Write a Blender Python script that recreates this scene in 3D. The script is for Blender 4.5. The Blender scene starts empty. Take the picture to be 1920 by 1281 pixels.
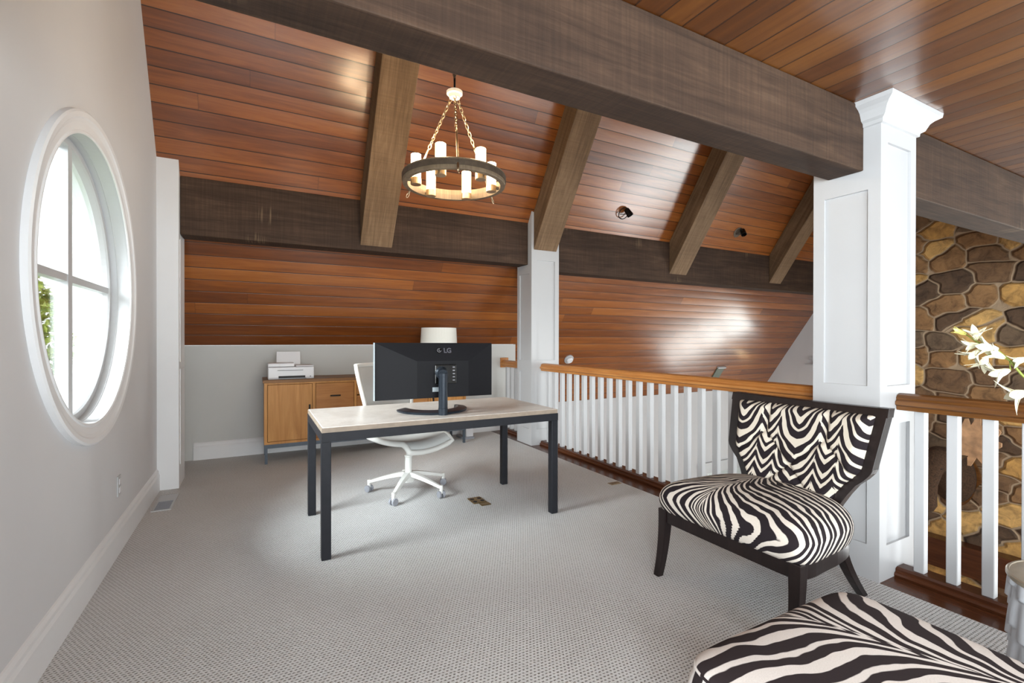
import bpy, bmesh, math, random
from mathutils import Vector, Matrix
random.seed(7)
C = bpy.context.scene.collection
SC = bpy.context.scene
PI = math.pi

# ------------------------------------------------------------------ camera
F, YAW, PIT, ROL = 890.47, 0.49416, -0.003584, 0.001375
f = Vector((math.sin(YAW)*math.cos(PIT), math.cos(YAW)*math.cos(PIT), math.sin(PIT)))
r = Vector((math.cos(YAW), -math.sin(YAW), 0)); u = r.cross(f)
r2 = r*math.cos(ROL)+u*math.sin(ROL); u2 = -r*math.sin(ROL)+u*math.cos(ROL)
cam = bpy.data.cameras.new('camera'); cam.sensor_width = 36; cam.lens = F/1920*36; cam.clip_start = .02
co = bpy.data.objects.new('camera', cam); C.objects.link(co)
M = Matrix((r2, u2, -f)).transposed().to_4x4(); M.translation = (0, 0, 1.25)
co.matrix_world = M; SC.camera = co

# ------------------------------------------------------------------ world, daylight, exposure
W = bpy.data.worlds.new('world'); SC.world = W; W.use_nodes = True
bg = W.node_tree.nodes['Background']; bg.inputs[0].default_value = (.93, .97, 1.0, 1); bg.inputs[1].default_value = 1.7
SC.view_settings.view_transform = 'Standard'; SC.view_settings.look = 'None'
SC.view_settings.gamma = 1; SC.view_settings.exposure = 0.58; SC.view_settings.use_curve_mapping = False

def area(name, loc, target, sx, sy, watts, col=(1, 1, 1)):
    l = bpy.data.lights.new(name, 'AREA'); l.shape = 'RECTANGLE'; l.size = sx; l.size_y = sy; l.energy = watts; l.color = col
    o = bpy.data.objects.new(name, l); C.objects.link(o); o.location = loc
    d = Vector(target)-Vector(loc); o.rotation_euler = d.to_track_quat('-Z', 'Y').to_euler(); return o
# daylight entering through the windows of the wall behind the camera and of the great room, plus an added side fill
area('daylight_loft_window', (1.2, -2.8, 1.35), (1.2, 3, .9), 2.9, 1.9, 135, (.95, .975, 1))
area('fill_side_window', (-1.1, -1.3, 1.4), (2.5, .6, .9), 1.7, 1.7, 265, (.95, .975, 1))  # added fill at a made-up side window, brightens left-facing sides and carpet
area('daylight_great_room_window', (6.4, -2.8, .2), (6.4, 3, -.2), 4.6, 3.8, 120, (1, 1, 1))
area('daylight_gable_window', (10.0, 4.85, -.9), (3, 4.0, .2), .7, 2.6, 45, (1, 1, .97))
area('daylight_chimney_side_window', (10.0, .4, -.4), (3, 2.2, .8), 1.5, 4.0, 190, (1, 1, 1))
area('daylight_round_window', (-4.2, 1.9, 3.4), (1.2, 3.3, .2), 2.4, 2.4, 850, (.93, .97, 1))

# ------------------------------------------------------------------ material helpers
class NT:
    def __init__(s, name):
        s.m = bpy.data.materials.new(name); s.m.use_nodes = True; s.t = s.m.node_tree
        s.b = s.t.nodes['Principled BSDF']
    def n(s, typ, ins=None, **kw):
        x = s.t.nodes.new(typ)
        for k, v in kw.items(): setattr(x, k, v)
        for k, v in (ins or {}).items(): s.l(v, x.inputs[k])
        return x
    def l(s, v, sock):
        if isinstance(v, bpy.types.NodeSocket): s.t.links.new(v, sock)
        elif isinstance(v, bpy.types.Node): s.t.links.new(v.outputs[0], sock)
        else: sock.default_value = v
    def ma(s, op, a, b=0.0, c=None):
        i = {0: a, 1: b}
        if c is not None: i[2] = c
        return s.n('ShaderNodeMath', i, operation=op).outputs[0]
    def xyz(s, src='Object'):
        tc = s.n('ShaderNodeTexCoord'); sp = s.n('ShaderNodeSeparateXYZ', {0: tc.outputs[src]})
        return tc.outputs[src], sp.outputs[0], sp.outputs[1], sp.outputs[2]
    def comb(s, x, y, z): return s.n('ShaderNodeCombineXYZ', {0: x, 1: y, 2: z}).outputs[0]
    def noise(s, vec, scale, detail=3, rough=.5, dist=0.0, out=0):
        return s.n('ShaderNodeTexNoise', {'Vector': vec, 'Scale': scale, 'Detail': detail, 'Roughness': rough, 'Distortion': dist}).outputs[out]
    def scalev(s, vec, sc): return s.n('ShaderNodeVectorMath', {0: vec, 1: sc}, operation='MULTIPLY').outputs[0]
    def ramp(s, fac, stops, interp='LINEAR'):
        x = s.n('ShaderNodeValToRGB', {0: fac}); cr = x.color_ramp; cr.interpolation = interp
        while len(cr.elements) < len(stops): cr.elements.new(.5)
        for e, (p, c) in zip(cr.elements, stops): e.position = p; e.color = (*c, 1)
        return x.outputs[0]
    def mix(s, fac, a, b, blend='MIX'):
        x = s.n('ShaderNodeMix', data_type='RGBA', blend_type=blend)
        s.l(fac, x.inputs[0]); s.l(a, x.inputs[6]); s.l(b, x.inputs[7]); return x.outputs[2]
    def mr(s, v, a, b, c, d): return s.n('ShaderNodeMapRange', {0: v, 1: a, 2: b, 3: c, 4: d}).outputs[0]
    def bump(s, h, strength=.5, dist=.01):
        return s.n('ShaderNodeBump', {'Height': h, 'Strength': strength, 'Distance': dist}).outputs[0]
    def out(s, color=None, rough=None, normal=None, metal=None, coat=None, coatr=None, spec=None):
        B = s.b.inputs
        if color is not None: s.l((*color, 1) if isinstance(color, tuple) and len(color) == 3 else color, B['Base Color'])
        if rough is not None: s.l(rough, B['Roughness'])
        if normal is not None: s.l(normal, B['Normal'])
        if metal is not None: s.l(metal, B['Metallic'])
        if coat is not None: s.l(coat, B['Coat Weight'])
        if coatr is not None: s.l(coatr, B['Coat Roughness'])
        if spec is not None: s.l(spec, B['Specular IOR Level'])
        return s.m
def lin(r_, g, b):
    g2 = lambda c: (c/255/12.92 if c/255 <= .04045 else ((c/255+.055)/1.055)**2.4)
    return (g2(r_), g2(g), g2(b))

def m_plain(name, col, rough=.5, metal=0.0, var=.04, scale=40, bump=.0, coat=None, spec=None):
    t = NT(name); v, x, y, z = t.xyz()
    n = t.noise(v, scale, 3)
    c = t.mix(t.mr(n, .3, .7, 0, 1), tuple(max(0, k*(1-var)) for k in col)+(1,), tuple(min(1, k*(1+var)) for k in col)+(1,))
    t.out(c, rough, None, metal, spec=spec)
    if bump: t.out(normal=t.bump(n, bump, .002))
    if coat: t.out(coat=coat, coatr=.15)
    return t.m

def m_planks(name, w=.128, L=4.4, tones=None, groove=(.03, .01, .004), rough=.3, coat=.9):
    """boards along local X, w wide in local Y"""
    t = NT(name); v, x, y, z = t.xyz()
    yy = t.ma('DIVIDE', y, w); i = t.ma('FLOOR', yy); fr = t.ma('FRACT', yy)
    r1 = t.n('ShaderNodeTexWhiteNoise', {'W': i}, noise_dimensions='1D').outputs[0]
    xx = t.ma('DIVIDE', t.ma('ADD', x, t.ma('MULTIPLY', r1, 17.3)), L); j = t.ma('FLOOR', xx); fx = t.ma('FRACT', xx)
    r3 = t.n('ShaderNodeTexWhiteNoise', {'Vector': t.comb(i, j, 3.0)}, noise_dimensions='3D').outputs[0]
    off = t.comb(t.ma('ADD', t.ma('MULTIPLY', x, .9), t.ma('MULTIPLY', r3, 40.0)), t.ma('MULTIPLY', y, 14.0), t.ma('MULTIPLY', r3, 9.0))
    g = t.noise(off, 1.6, 6, .6, .7)
    fine = t.noise(t.scalev(off, (2, 6, 1)), 4.0, 3, .6)
    tone = t.ma('ADD', t.ma('MULTIPLY', r3, .3), t.ma('ADD', t.ma('MULTIPLY', g, .62), t.ma('MULTIPLY', fine, .14)))
    tones = tones or [(.2, lin(78, 36, 13)), (.45, lin(118, 63, 23)), (.62, lin(144, 82, 32)), (.9, lin(172, 108, 50))]
    c = t.ramp(tone, tones)
    e = t.ma('MINIMUM', fr, t.ma('SUBTRACT', 1.0, fr))
    gm = t.mr(e, .016, .04, 0, 1)
    ex = t.ma('MINIMUM', fx, t.ma('SUBTRACT', 1.0, fx)); gx = t.mr(ex, .0006, .0012, 0, 1)
    gg = t.ma('MULTIPLY', gm, t.mr(gx, 0, 1, .7, 1))
    c = t.mix(gg, (*groove, 1), c)
    cup = t.ma('MULTIPLY', t.ma('MULTIPLY', fr, t.ma('SUBTRACT', 1.0, fr)), 4.0)
    h = t.ma('ADD', t.ma('MULTIPLY', gm, .8), t.ma('ADD', t.ma('MULTIPLY', fine, .03), t.ma('MULTIPLY', cup, .75)))
    return t.out(c, t.mr(fine, .2, .8, rough-.04, rough+.08), t.bump(h, .55, .006), coat=coat, coatr=.2)

def m_timber(name, tones, axis=0, rough=.75, grain=1.0, scr=.25, spec=.3, sawk=.26):
    """solid timber with grain along local axis"""
    t = NT(name); v, x, y, z = t.xyz()
    sc = [6.0*grain]*3; sc[axis] = .45
    g = t.noise(t.scalev(v, tuple(sc)), 2.4, 6, .62, 1.1)
    sc2 = [60.0]*3; sc2[axis] = 2.5
    fi = t.noise(t.scalev(v, tuple(sc2)), 1.5, 3, .6)
    bl = t.noise(v, 1.7, 3, .5)
    sc3 = [2.5]*3; sc3[axis] = 70.0
    saw = t.noise(t.scalev(v, tuple(sc3)), 1.0, 2, .5)
    fac = t.ma('ADD', t.ma('MULTIPLY', g, .55), t.ma('ADD', t.ma('MULTIPLY', fi, .22), t.ma('MULTIPLY', bl, .25)))
    c = t.ramp(fac, tones)
    if scr:
        vo = t.n('ShaderNodeTexVoronoi', {'Vector': t.scalev(v, (1.3, 1.3, 1.3)), 'Scale': 1.2}).outputs['Distance']
        ms = t.ma('MULTIPLY', t.mr(vo, .05, .17, 1, 0), t.mr(saw, .5, .56, 0, 1))
        c = t.mix(t.ma('MULTIPLY', ms, scr), c, (*lin(190, 165, 130), 1))
    if scr: c = t.mix(t.mr(saw, .35, .65, sawk, 0), c, (*[k*.35 for k in tones[0][1]], 1))
    h = t.ma('ADD', t.ma('MULTIPLY', fi, .5), t.ma('MULTIPLY', saw, .5))
    return t.out(c, rough, t.bump(h, .6 if scr else .12, .006), spec=spec)

def m_zebra(name, freq=16.0, cream=lin(226, 216, 204), dark=lin(34, 28, 32), spine=.12, seed=0.0, th=-.2):
    """UV in metres: u across from spine, v along it"""
    t = NT(name); tc = t.n('ShaderNodeTexCoord'); uv = tc.outputs['UV']
    sp = t.n('ShaderNodeSeparateXYZ', {0: uv}); a0, b0 = sp.outputs[0], sp.outputs[1]
    base = t.comb(a0, b0, seed)
    n1 = t.ma('SUBTRACT', t.noise(base, 3.6, 2, .5), .5)
    n2 = t.ma('SUBTRACT', t.noise(base, 11.0, 2, .5), .5)
    n3 = t.ma('SUBTRACT', t.noise(t.comb(a0, b0, seed+7.3), 5.0, 1, .5), .5)
    a = t.ma('ABSOLUTE', t.ma('ADD', a0, t.ma('MULTIPLY', n1, .06)))
    conv = t.ma('MULTIPLY', t.ma('EXPONENT', t.ma('DIVIDE', a, -.05)), spine)
    sg = t.ma('MULTIPLY', t.ma('SIGN', a0), .021)
    w = t.ma('ADD', b0, t.ma('SUBTRACT', t.ma('MULTIPLY', t.ma('POWER', a, 1.4), .75), conv))
    w = t.ma('ADD', t.ma('ADD', w, sg), t.ma('ADD', t.ma('MULTIPLY', n1, .17), t.ma('MULTIPLY', n2, .03)))
    ph = t.ma('MULTIPLY', w, freq*2*PI)
    s1 = t.ma('SINE', ph)
    s2 = t.ma('MULTIPLY', t.ma('SINE', t.ma('ADD', t.ma('MULTIPLY', ph, .5), t.ma('MULTIPLY', n3, 7.0))), .6)
    s = t.ma('ADD', t.ma('ADD', s1, s2), t.ma('MULTIPLY', n3, 1.2))
    msk = t.mr(s, th-.09, th+.09, 0, 1)
    fz = t.noise(t.scalev(base, (1, 1, 1)), 300, 2)
    cc = t.mix(t.mr(fz, .3, .7, 0, 1), tuple(k*.9 for k in cream)+(1,), (*cream, 1))
    return t.out(t.mix(msk, cc, (*dark, 1)), .92, t.bump(fz, .25, .002), spec=.2)

# ------------------------------------------------------------------ materials
MAT = {}
MAT['wallpaint'] = m_plain('grey_wall_paint', lin(203, 203, 206), .7, 0, .012, 3)
MAT['kneepaint'] = m_plain('light_grey_paint', lin(196, 197, 196), .7, 0, .015, 3)
MAT['white'] = m_plain('white_trim_paint', lin(180, 181, 184), .38, 0, .01, 5)
MAT['whitelit'] = m_plain('lit_white_trim_paint', lin(222, 223, 226), .4, 0, .01, 5)  # same trim paint in a lighter copy, brightness put into the colour
MAT['ceil'] = m_planks('stained_ceiling_boards')
MAT['ceilflat'] = m_planks('stained_flat_ceiling_boards', w=.123, L=3.1, rough=.3,
    tones=[(.2, lin(60, 31, 11)), (.45, lin(88, 48, 17)), (.62, lin(106, 62, 23)), (.9, lin(132, 84, 36))])
MAT['slopelow'] = MAT['ceil']
BT = [(.3, lin(34, 23, 17)), (.46, lin(57, 41, 31)), (.6, lin(75, 56, 43)), (.85, lin(106, 86, 70))]
MAT['beam'] = m_timber('rough_sawn_beam', BT, 0)
MAT['rafter'] = m_timber('rough_sawn_rafter', [(.3, lin(70, 54, 40)), (.46, lin(106, 84, 62)), (.6, lin(128, 104, 80)), (.85, lin(154, 132, 106))], 1, scr=.8, sawk=.12)
MAT['oak'] = m_timber('oiled_oak_handrail', [(.25, lin(130, 80, 38)), (.5, lin(178, 118, 62)), (.7, lin(200, 142, 82)), (.9, lin(220, 168, 108))], 1, .35, 1.5, 0)
MAT['oakshade'] = m_timber('shaded_oak_handrail', [(.25, lin(58, 34, 16)), (.5, lin(98, 62, 30)), (.7, lin(128, 86, 46)), (.9, lin(160, 114, 66))], 1, .25, 1.5, 0)  # same oak as the far handrail, its shaded look put into the colour
MAT['cherry'] = m_timber('cherry_floor_edge', [(.25, lin(44, 24, 14)), (.5, lin(76, 42, 25)), (.7, lin(98, 58, 35)), (.9, lin(124, 78, 50))], 1, .25, 1.0, 0)
MAT['cab'] = m_timber('honey_acacia', [(.22, lin(120, 74, 36)), (.45, lin(176, 122, 66)), (.65, lin(204, 150, 88)), (.9, lin(226, 178, 116))], 2, .45, .8, 0)
MAT['cabh'] = m_timber('honey_acacia_crosswise', [(.22, lin(110, 66, 34)), (.45, lin(160, 106, 58)), (.65, lin(186, 132, 76)), (.9, lin(206, 156, 98))], 0, .45, .8, 0)
MAT['cabtop'] = m_timber('acacia_top', [(.22, lin(84, 56, 36)), (.45, lin(128, 92, 60)), (.65, lin(150, 110, 74)), (.9, lin(176, 134, 94))], 0, .5, .8, 0)
MAT['steel'] = m_plain('charcoal_powder_coat', lin(36, 37, 42), .45, .1, .08, 30, spec=.2)
MAT['gunmetal'] = m_plain('blue_grey_metal', lin(84, 92, 102), .4, .5, .08, 30)
MAT['blackmetal'] = m_plain('black_metal', lin(28, 26, 26), .4, .6, .1, 30)
MAT['bronze'] = m_plain('aged_bronze', lin(84, 72, 60), .5, .3, .2, 30)
MAT['nickel'] = m_plain('brushed_nickel', lin(200, 180, 150), .3, 1.0, .06, 60)
MAT['brass'] = m_plain('antique_brass', lin(150, 130, 90), .35, .9, .3, 80)
MAT['monitor'] = m_plain('black_monitor_plastic', lin(20, 20, 24), .5, 0, .06, 80, spec=.15)
MAT['monitorstand'] = m_plain('dark_slate_stand', lin(42, 48, 56), .3, .3, .06, 80, spec=.2)
MAT['logo'] = m_plain('glossy_black', (.004, .004, .004), .15, 0, .02, 80)
MAT['letter'] = m_plain('dark_grey_lettering', lin(86, 86, 94), .3, 0, .02, 80)
MAT['sticker'] = m_plain('silver_sticker', lin(160, 170, 176), .4, .2, .1, 120)
MAT['plastic'] = m_plain('white_plastic', lin(222, 223, 228), .35, 0, .01, 10)
MAT['chairwhite'] = m_plain('chair_white_plastic', lin(216, 216, 213), .4, 0, .02, 10)
MAT['mesh'] = m_plain('pale_grey_mesh', lin(192, 194, 194), .8, 0, .05, 400)
MAT['grey'] = m_plain('grey_plastic', lin(140, 142, 150), .4, 0, .06, 60)
MAT['dkwood'] = m_timber('espresso_wood', [(.25, lin(14, 9, 9)), (.5, lin(28, 20, 20)), (.7, lin(40, 30, 29)), (.9, lin(60, 46, 42))], 2, .32, 1.2, 0)
MAT['dark'] = m_plain('dark_slot', (.01, .01, .011), .6, 0, .05, 30)
MAT['shade'] = m_plain('white_linen_shade', lin(225, 224, 218), .9, 0, .04, 300)
MAT['tan'] = m_plain('tan_enamel', lin(150, 130, 104), .5, 0, .05, 30)
MAT['stem'] = m_plain('green_stem', lin(120, 130, 50), .5, 0, .15, 60)
MAT['petal'] = m_plain('ivory_petal', lin(226, 222, 196), .5, 0, .05, 40)
MAT['petalg'] = m_plain('yellow_green_bud', lin(220, 214, 120), .5, 0, .1, 40)
MAT['antler'] = m_plain('tan_antler', lin(196, 154, 116), .55, 0, .3, 9)
MAT['fur'] = m_plain('dark_brown_fur', lin(66, 46, 30), .95, 0, .5, 55, 1.0)
MAT['fur2'] = m_plain('brown_fur', lin(96, 72, 48), .95, 0, .4, 55, 1.0)
MAT['greatfloor'] = m_planks('great_room_floor', w=.13, L=1.4, tones=[(.15, lin(120, 86, 58)), (.5, lin(160, 122, 84)), (.95, lin(190, 150, 110))])
MAT['zebra'] = m_zebra('zebra_print_seat', 20.0, spine=.2, cream=lin(208, 199, 190))
MAT['zebraback'] = m_zebra('zebra_print_back', 18.0, cream=lin(206, 197, 184), spine=.1, seed=4.2)
MAT['zebraott'] = m_zebra('zebra_print_ottoman', 13.5, cream=lin(212, 205, 201), dark=lin(44, 36, 38), spine=.2, seed=9.1)
MAT['ventgreen'] = m_plain('grey_green_panel', lin(96, 104, 92), .5, 0, .1, 30)

def m_marble():
    t = NT('cream_marble'); v, x, y, z = t.xyz()
    n = t.noise(v, 2.2, 6, .6, 1.6); n2 = t.noise(t.scalev(v, (1, 2.2, 1)), 5, 5, .65, 2.2)
    vein = t.mr(t.ma('ABSOLUTE', t.ma('SUBTRACT', n2, .5)), 0, .03, 1, 0)
    c = t.ramp(n, [(.3, lin(190, 183, 176)), (.55, lin(212, 207, 202)), (.75, lin(222, 218, 214))])
    c = t.mix(t.ma('MULTIPLY', vein, .3), c, (*lin(160, 148, 138), 1))
    return t.out(c, .28)
MAT['marble'] = m_marble()
MAT['marbleedge'] = m_plain('travertine_edge', lin(140, 126, 112), .6, 0, .12, 25)

def m_carpet():
    t = NT('loop_pile_carpet'); v, x, y, z = t.xyz()
    px, py = .0165, .0145
    a = t.ma('DIVIDE', x, px); b = t.ma('DIVIDE', y, py)
    row = t.ma('FLOOR', b)
    a2 = t.ma('ADD', a, t.ma('MULTIPLY', t.ma('MODULO', row, 2.0), .5))
    wob = t.ma('MULTIPLY', t.ma('SUBTRACT', t.noise(v, 60, 2), .5), .5)
    fa = t.ma('ABSOLUTE', t.ma('SUBTRACT', t.ma('FRACT', t.ma('ADD', a2, wob)), .5))
    fb = t.ma('ABSOLUTE', t.ma('SUBTRACT', t.ma('FRACT', t.ma('ADD', b, wob)), .5))
    d = t.ma('SQRT', t.ma('ADD', t.ma('POWER', t.ma('MULTIPLY', fa, 1.0), 2.0), t.ma('POWER', t.ma('MULTIPLY', fb, 1.25), 2.0)))
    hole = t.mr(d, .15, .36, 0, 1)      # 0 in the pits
    yarn = t.noise(t.scalev(v, (1, 1, 1)), 420, 3, .6)
    big = t.noise(v, 1.3, 3, .5)
    c = t.ramp(t.ma('ADD', t.ma('MULTIPLY', yarn, .7), t.ma('MULTIPLY', big, .3)),
               [(.3, lin(198, 197, 197)), (.55, lin(218, 218, 219)), (.75, lin(230, 230, 231))])
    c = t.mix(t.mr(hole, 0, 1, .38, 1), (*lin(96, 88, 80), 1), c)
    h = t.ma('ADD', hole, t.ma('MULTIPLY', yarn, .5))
    return t.out(c, .95, t.bump(h, .9, .006), spec=.15)
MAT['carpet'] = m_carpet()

def m_stone():
    """local X = height direction ignored; uses Object y (along wall) and z"""
    t = NT('mixed_fieldstone'); v, x, y, z = t.xyz()
    nz = t.noise(v, 1.6, 2, .5, out=1)
    wv = t.n('ShaderNodeVectorMath', {0: nz, 1: (.5, .5, .5)}, operation='SUBTRACT').outputs[0]
    wv = t.n('ShaderNodeVectorMath', {0: wv, 3: .22}, operation='SCALE').outputs[0]
    p = t.comb(y, t.ma('MULTIPLY', z, 1.5), 0.0)
    p = t.n('ShaderNodeVectorMath', {0: p, 1: wv}, operation='ADD').outputs[0]
    vo = t.n('ShaderNodeTexVoronoi', {'Vector': p, 'Scale': 2.3, 'Randomness': .85}, feature='F1', voronoi_dimensions='2D', distance='MINKOWSKI')
    vo.inputs['Exponent'].default_value = 7.0
    ve = t.n('ShaderNodeTexVoronoi', {'Vector': p, 'Scale': 2.3, 'Randomness': .85}, feature='F2', voronoi_dimensions='2D', distance='MINKOWSKI')
    ve.inputs['Exponent'].default_value = 7.0
    edge = t.ma('SUBTRACT', ve.outputs['Distance'], vo.outputs['Distance'])
    en = t.ma('ADD', edge, t.ma('MULTIPLY', t.ma('SUBTRACT', t.noise(v, 14, 3), .5), .05))
    stone = t.mr(en, .04, .075, 0, 1)
    cs = t.n('ShaderNodeSeparateColor', {0: vo.outputs['Color']}).outputs[0]
    c = t.ramp(cs, [(0, lin(104, 84, 68)), (.2, lin(138, 110, 84)), (.4, lin(168, 132, 94)), (.58, lin(130, 112, 94)), (.7, lin(224, 180, 112)), (.86, lin(236, 196, 130))], 'CONSTANT')
    n = t.noise(v, 7, 6, .65, .6)
    c = t.mix(.75, c, t.ramp(n, [(.3, lin(90, 76, 62)), (.5, lin(210, 200, 186)), (.7, lin(255, 246, 226))]), 'MULTIPLY')
    c = t.mix(stone, (*lin(168, 146, 120), 1), c)
    h = t.ma('ADD', t.mr(en, .02, .16, 0, 1), t.ma('MULTIPLY', n, .35))
    return t.out(c, .85, t.bump(h, .8, .05))
MAT['stone'] = m_stone()

def m_emit(name, col, strength, base=(.9, .9, .9)):
    t = NT(name); t.out(base, .4)
    t.b.inputs['Emission Color'].default_value = (*col, 1); t.b.inputs['Emission Strength'].default_value = strength
    return t.m
MAT['bulb'] = m_emit('lit_frosted_glass', (1, .78, .48), 9)
MAT['bulb2'] = m_emit('lit_candle_bulb', (1, .72, .4), 22)
def m_glass():
    t = NT('window_glass'); g = t.n('ShaderNodeBsdfTransparent', {0: (.96, .98, .97, 1)}); s = t.n('ShaderNodeBsdfGlossy', {0: (1, 1, 1, 1), 'Roughness': .02})
    fr = t.n('ShaderNodeFresnel', {0: 1.1}); mx = t.n('ShaderNodeMixShader', {0: t.ma('MULTIPLY', fr.outputs[0], .5), 1: g.outputs[0], 2: s.outputs[0]})
    t.t.links.new(mx.outputs[0], t.t.nodes['Material Output'].inputs[0]); return t.m
MAT['glass'] = m_glass()
def m_foliage():
    t = NT('leafy_foliage'); v, x, y, z = t.xyz(); n = t.noise(v, 9, 4, .7)
    return t.out(t.ramp(n, [(.3, lin(60, 84, 30)), (.5, lin(140, 160, 60)), (.7, lin(210, 215, 140))]), .7, t.bump(n, 1, .1))
MAT['leaf'] = m_foliage()
def m_silver():
    t = NT('hammered_silver'); return t.out(lin(196, 200, 208), .36, metal=.45)
MAT['silver'] = m_silver()
MAT['goldtop'] = m_plain('champagne_top', lin(168, 158, 142), .3, .6, .05, 30)

# ------------------------------------------------------------------ mesh helpers
class MB:
    def __init__(s): s.v = []; s.f = []; s.uv = None
    def add(s, vs, fs, mat=None):
        o = len(s.v)
        for p in vs:
            p = Vector(p)
            s.v.append(mat @ p if mat else p)
        s.f += [tuple(o+i for i in q) for q in fs]; return s
    def box(s, x0, x1, y0, y1, z0, z1, mat=None):
        vs = [(x, y, z) for z in (z0, z1) for y in (y0, y1) for x in (x0, x1)]
        return s.add(vs, [(0, 2, 3, 1), (4, 5, 7, 6), (0, 1, 5, 4), (2, 6, 7, 3), (0, 4, 6, 2), (1, 3, 7, 5)], mat)
    def prism(s, pts, a0, a1, axis=0, mat=None):
        """pts polygon in the two other axes (cyclic order), extruded a0..a1 along axis"""
        def P(a, q):
            if axis == 0: return (a, q[0], q[1])
            if axis == 1: return (q[0], a, q[1])
            return (q[0], q[1], a)
        n = len(pts); vs = [P(a0, q) for q in pts]+[P(a1, q) for q in pts]
        fs = [tuple(range(n)), tuple(range(2*n-1, n-1, -1))]+[(i, i+n, (i+1) % n+n, (i+1) % n) for i in range(n)]
        return s.add(vs, fs, mat)
    def tube(s, pts, rad, seg=10, cap=True, closed=False, mat=None):
        pts = [Vector(p) for p in pts]; n = len(pts); rings = []
        rad = rad if isinstance(rad, (list, tuple)) else [rad]*n
        up = None
        for i, p in enumerate(pts):
            if closed: d = pts[(i+1) % n]-pts[i-1]
            else: d = pts[min(i+1, n-1)]-pts[max(i-1, 0)]
            d.normalize()
            if up is None: up = Vector((0, 0, 1)) if abs(d.z) < .9 else Vector((1, 0, 0))
            a = d.cross(up); a.normalize(); b = a.cross(d); b.normalize(); up = b
            rings.append([p+(a*math.cos(2*PI*k/seg)+b*math.sin(2*PI*k/seg))*rad[i] for k in range(seg)])
        vs = [q for rg in rings for q in rg]; fs = []
        for i in range(n if closed else n-1):
            j = (i+1) % n
            for k in range(seg):
                fs.append((i*seg+k, i*seg+(k+1) % seg, j*seg+(k+1) % seg, j*seg+k))
        if cap and not closed: fs += [tuple(range(seg-1, -1, -1)), tuple((n-1)*seg+k for k in range(seg))]
        return s.add(vs, fs, mat)
    def lathe(s, prof, cx=0, cy=0, seg=32, mat=None):
        """prof (r,z) list from bottom to top; ends are capped"""
        vs = []; n = len(prof)
        for rr, z in prof: vs += [(cx+rr*math.cos(2*PI*k/seg), cy+rr*math.sin(2*PI*k/seg), z) for k in range(seg)]
        fs = [(i*seg+k, i*seg+(k+1) % seg, (i+1)*seg+(k+1) % seg, (i+1)*seg+k) for i in range(n-1) for k in range(seg)]
        fs += [tuple(range(seg-1, -1, -1)), tuple((n-1)*seg+k for k in range(seg))]
        return s.add(vs, fs, mat)
    def grid(s, fn, nu, nv, mat=None, uvfn=None, closeu=False):
        vs = [fn(i/(nu if closeu else nu-1), j/(nv-1)) for j in range(nv) for i in range(nu)]
        fs = []
        for j in range(nv-1):
            for i in range(nu if closeu else nu-1):
                k = (i+1) % nu; fs.append((j*nu+i, j*nu+k, (j+1)*nu+k, (j+1)*nu+i))
        return s.add(vs, fs, mat)
    def build(s, name, mat, parent=None, bevel=0, smooth=False, seg=2, uv=None, sub=0, solid=0):
        me = bpy.data.meshes.new(name); me.from_pydata([tuple(p) for p in s.v], [], s.f); me.update()
        bm = bmesh.new(); bm.from_mesh(me); bmesh.ops.recalc_face_normals(bm, faces=bm.faces); bm.to_mesh(me); bm.free()
        if uv:
            L = me.uv_layers.new(name='UVMap')
            for lp in me.loops: L.data[lp.index].uv = uv(me.vertices[lp.vertex_index].co)
        o = bpy.data.objects.new(name, me); C.objects.link(o); me.materials.append(MAT[mat] if isinstance(mat, str) else mat)
        if parent is not None: o.parent = parent
        if smooth:
            for p in me.polygons: p.use_smooth = True
        if solid: m = o.modifiers.new('s', 'SOLIDIFY'); m.thickness = solid
        if bevel:
            m = o.modifiers.new('b', 'BEVEL'); m.width = bevel; m.segments = seg; m.limit_method = 'ANGLE'; m.angle_limit = math.radians(35)
            if smooth is None:
                pass
        if sub: m = o.modifiers.new('u', 'SUBSURF'); m.levels = sub; m.render_levels = sub
        return o
def tag(o, label, cat, group=None):
    o['label'] = label; o['category'] = cat
    if group: o['group'] = group
    return o
def thing(name, label, cat, loc=(0, 0, 0), rz=0, group=None):
    o = bpy.data.objects.new(name, None); C.objects.link(o); o.location = loc; o.rotation_euler = (0, 0, rz); o.empty_display_size = .1
    return tag(o, label, cat, group)
def struct(o): o['kind'] = 'structure'; return o
def T(x, y, z): return Matrix.Translation((x, y, z))
def RZ(a): return Matrix.Rotation(a, 4, 'Z')
def RX(a): return Matrix.Rotation(a, 4, 'X')
def RY(a): return Matrix.Rotation(a, 4, 'Y')

LX = -.721          # left wall plane
YB, ZK = 5.875, 1.188  # knee wall
SL = 1.5
def rz(y): return ZK+SL*(YB-y)     # roof height at depth y
ZC = 2.483
GX = 9.75
ZF = -3.0
YR = -2.6

# ------------------------------------------------------------------ structure
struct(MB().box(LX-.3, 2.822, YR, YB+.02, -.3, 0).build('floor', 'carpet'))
struct(MB().box(2.822, 3.22, YR, YB+.02, -.3, -.001).build('floor', 'cherry'))
struct(MB().box(3.2, GX+.2, YR-.3, 6.8, ZF-.2, ZF).build('floor', 'greatfloor'))

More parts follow.
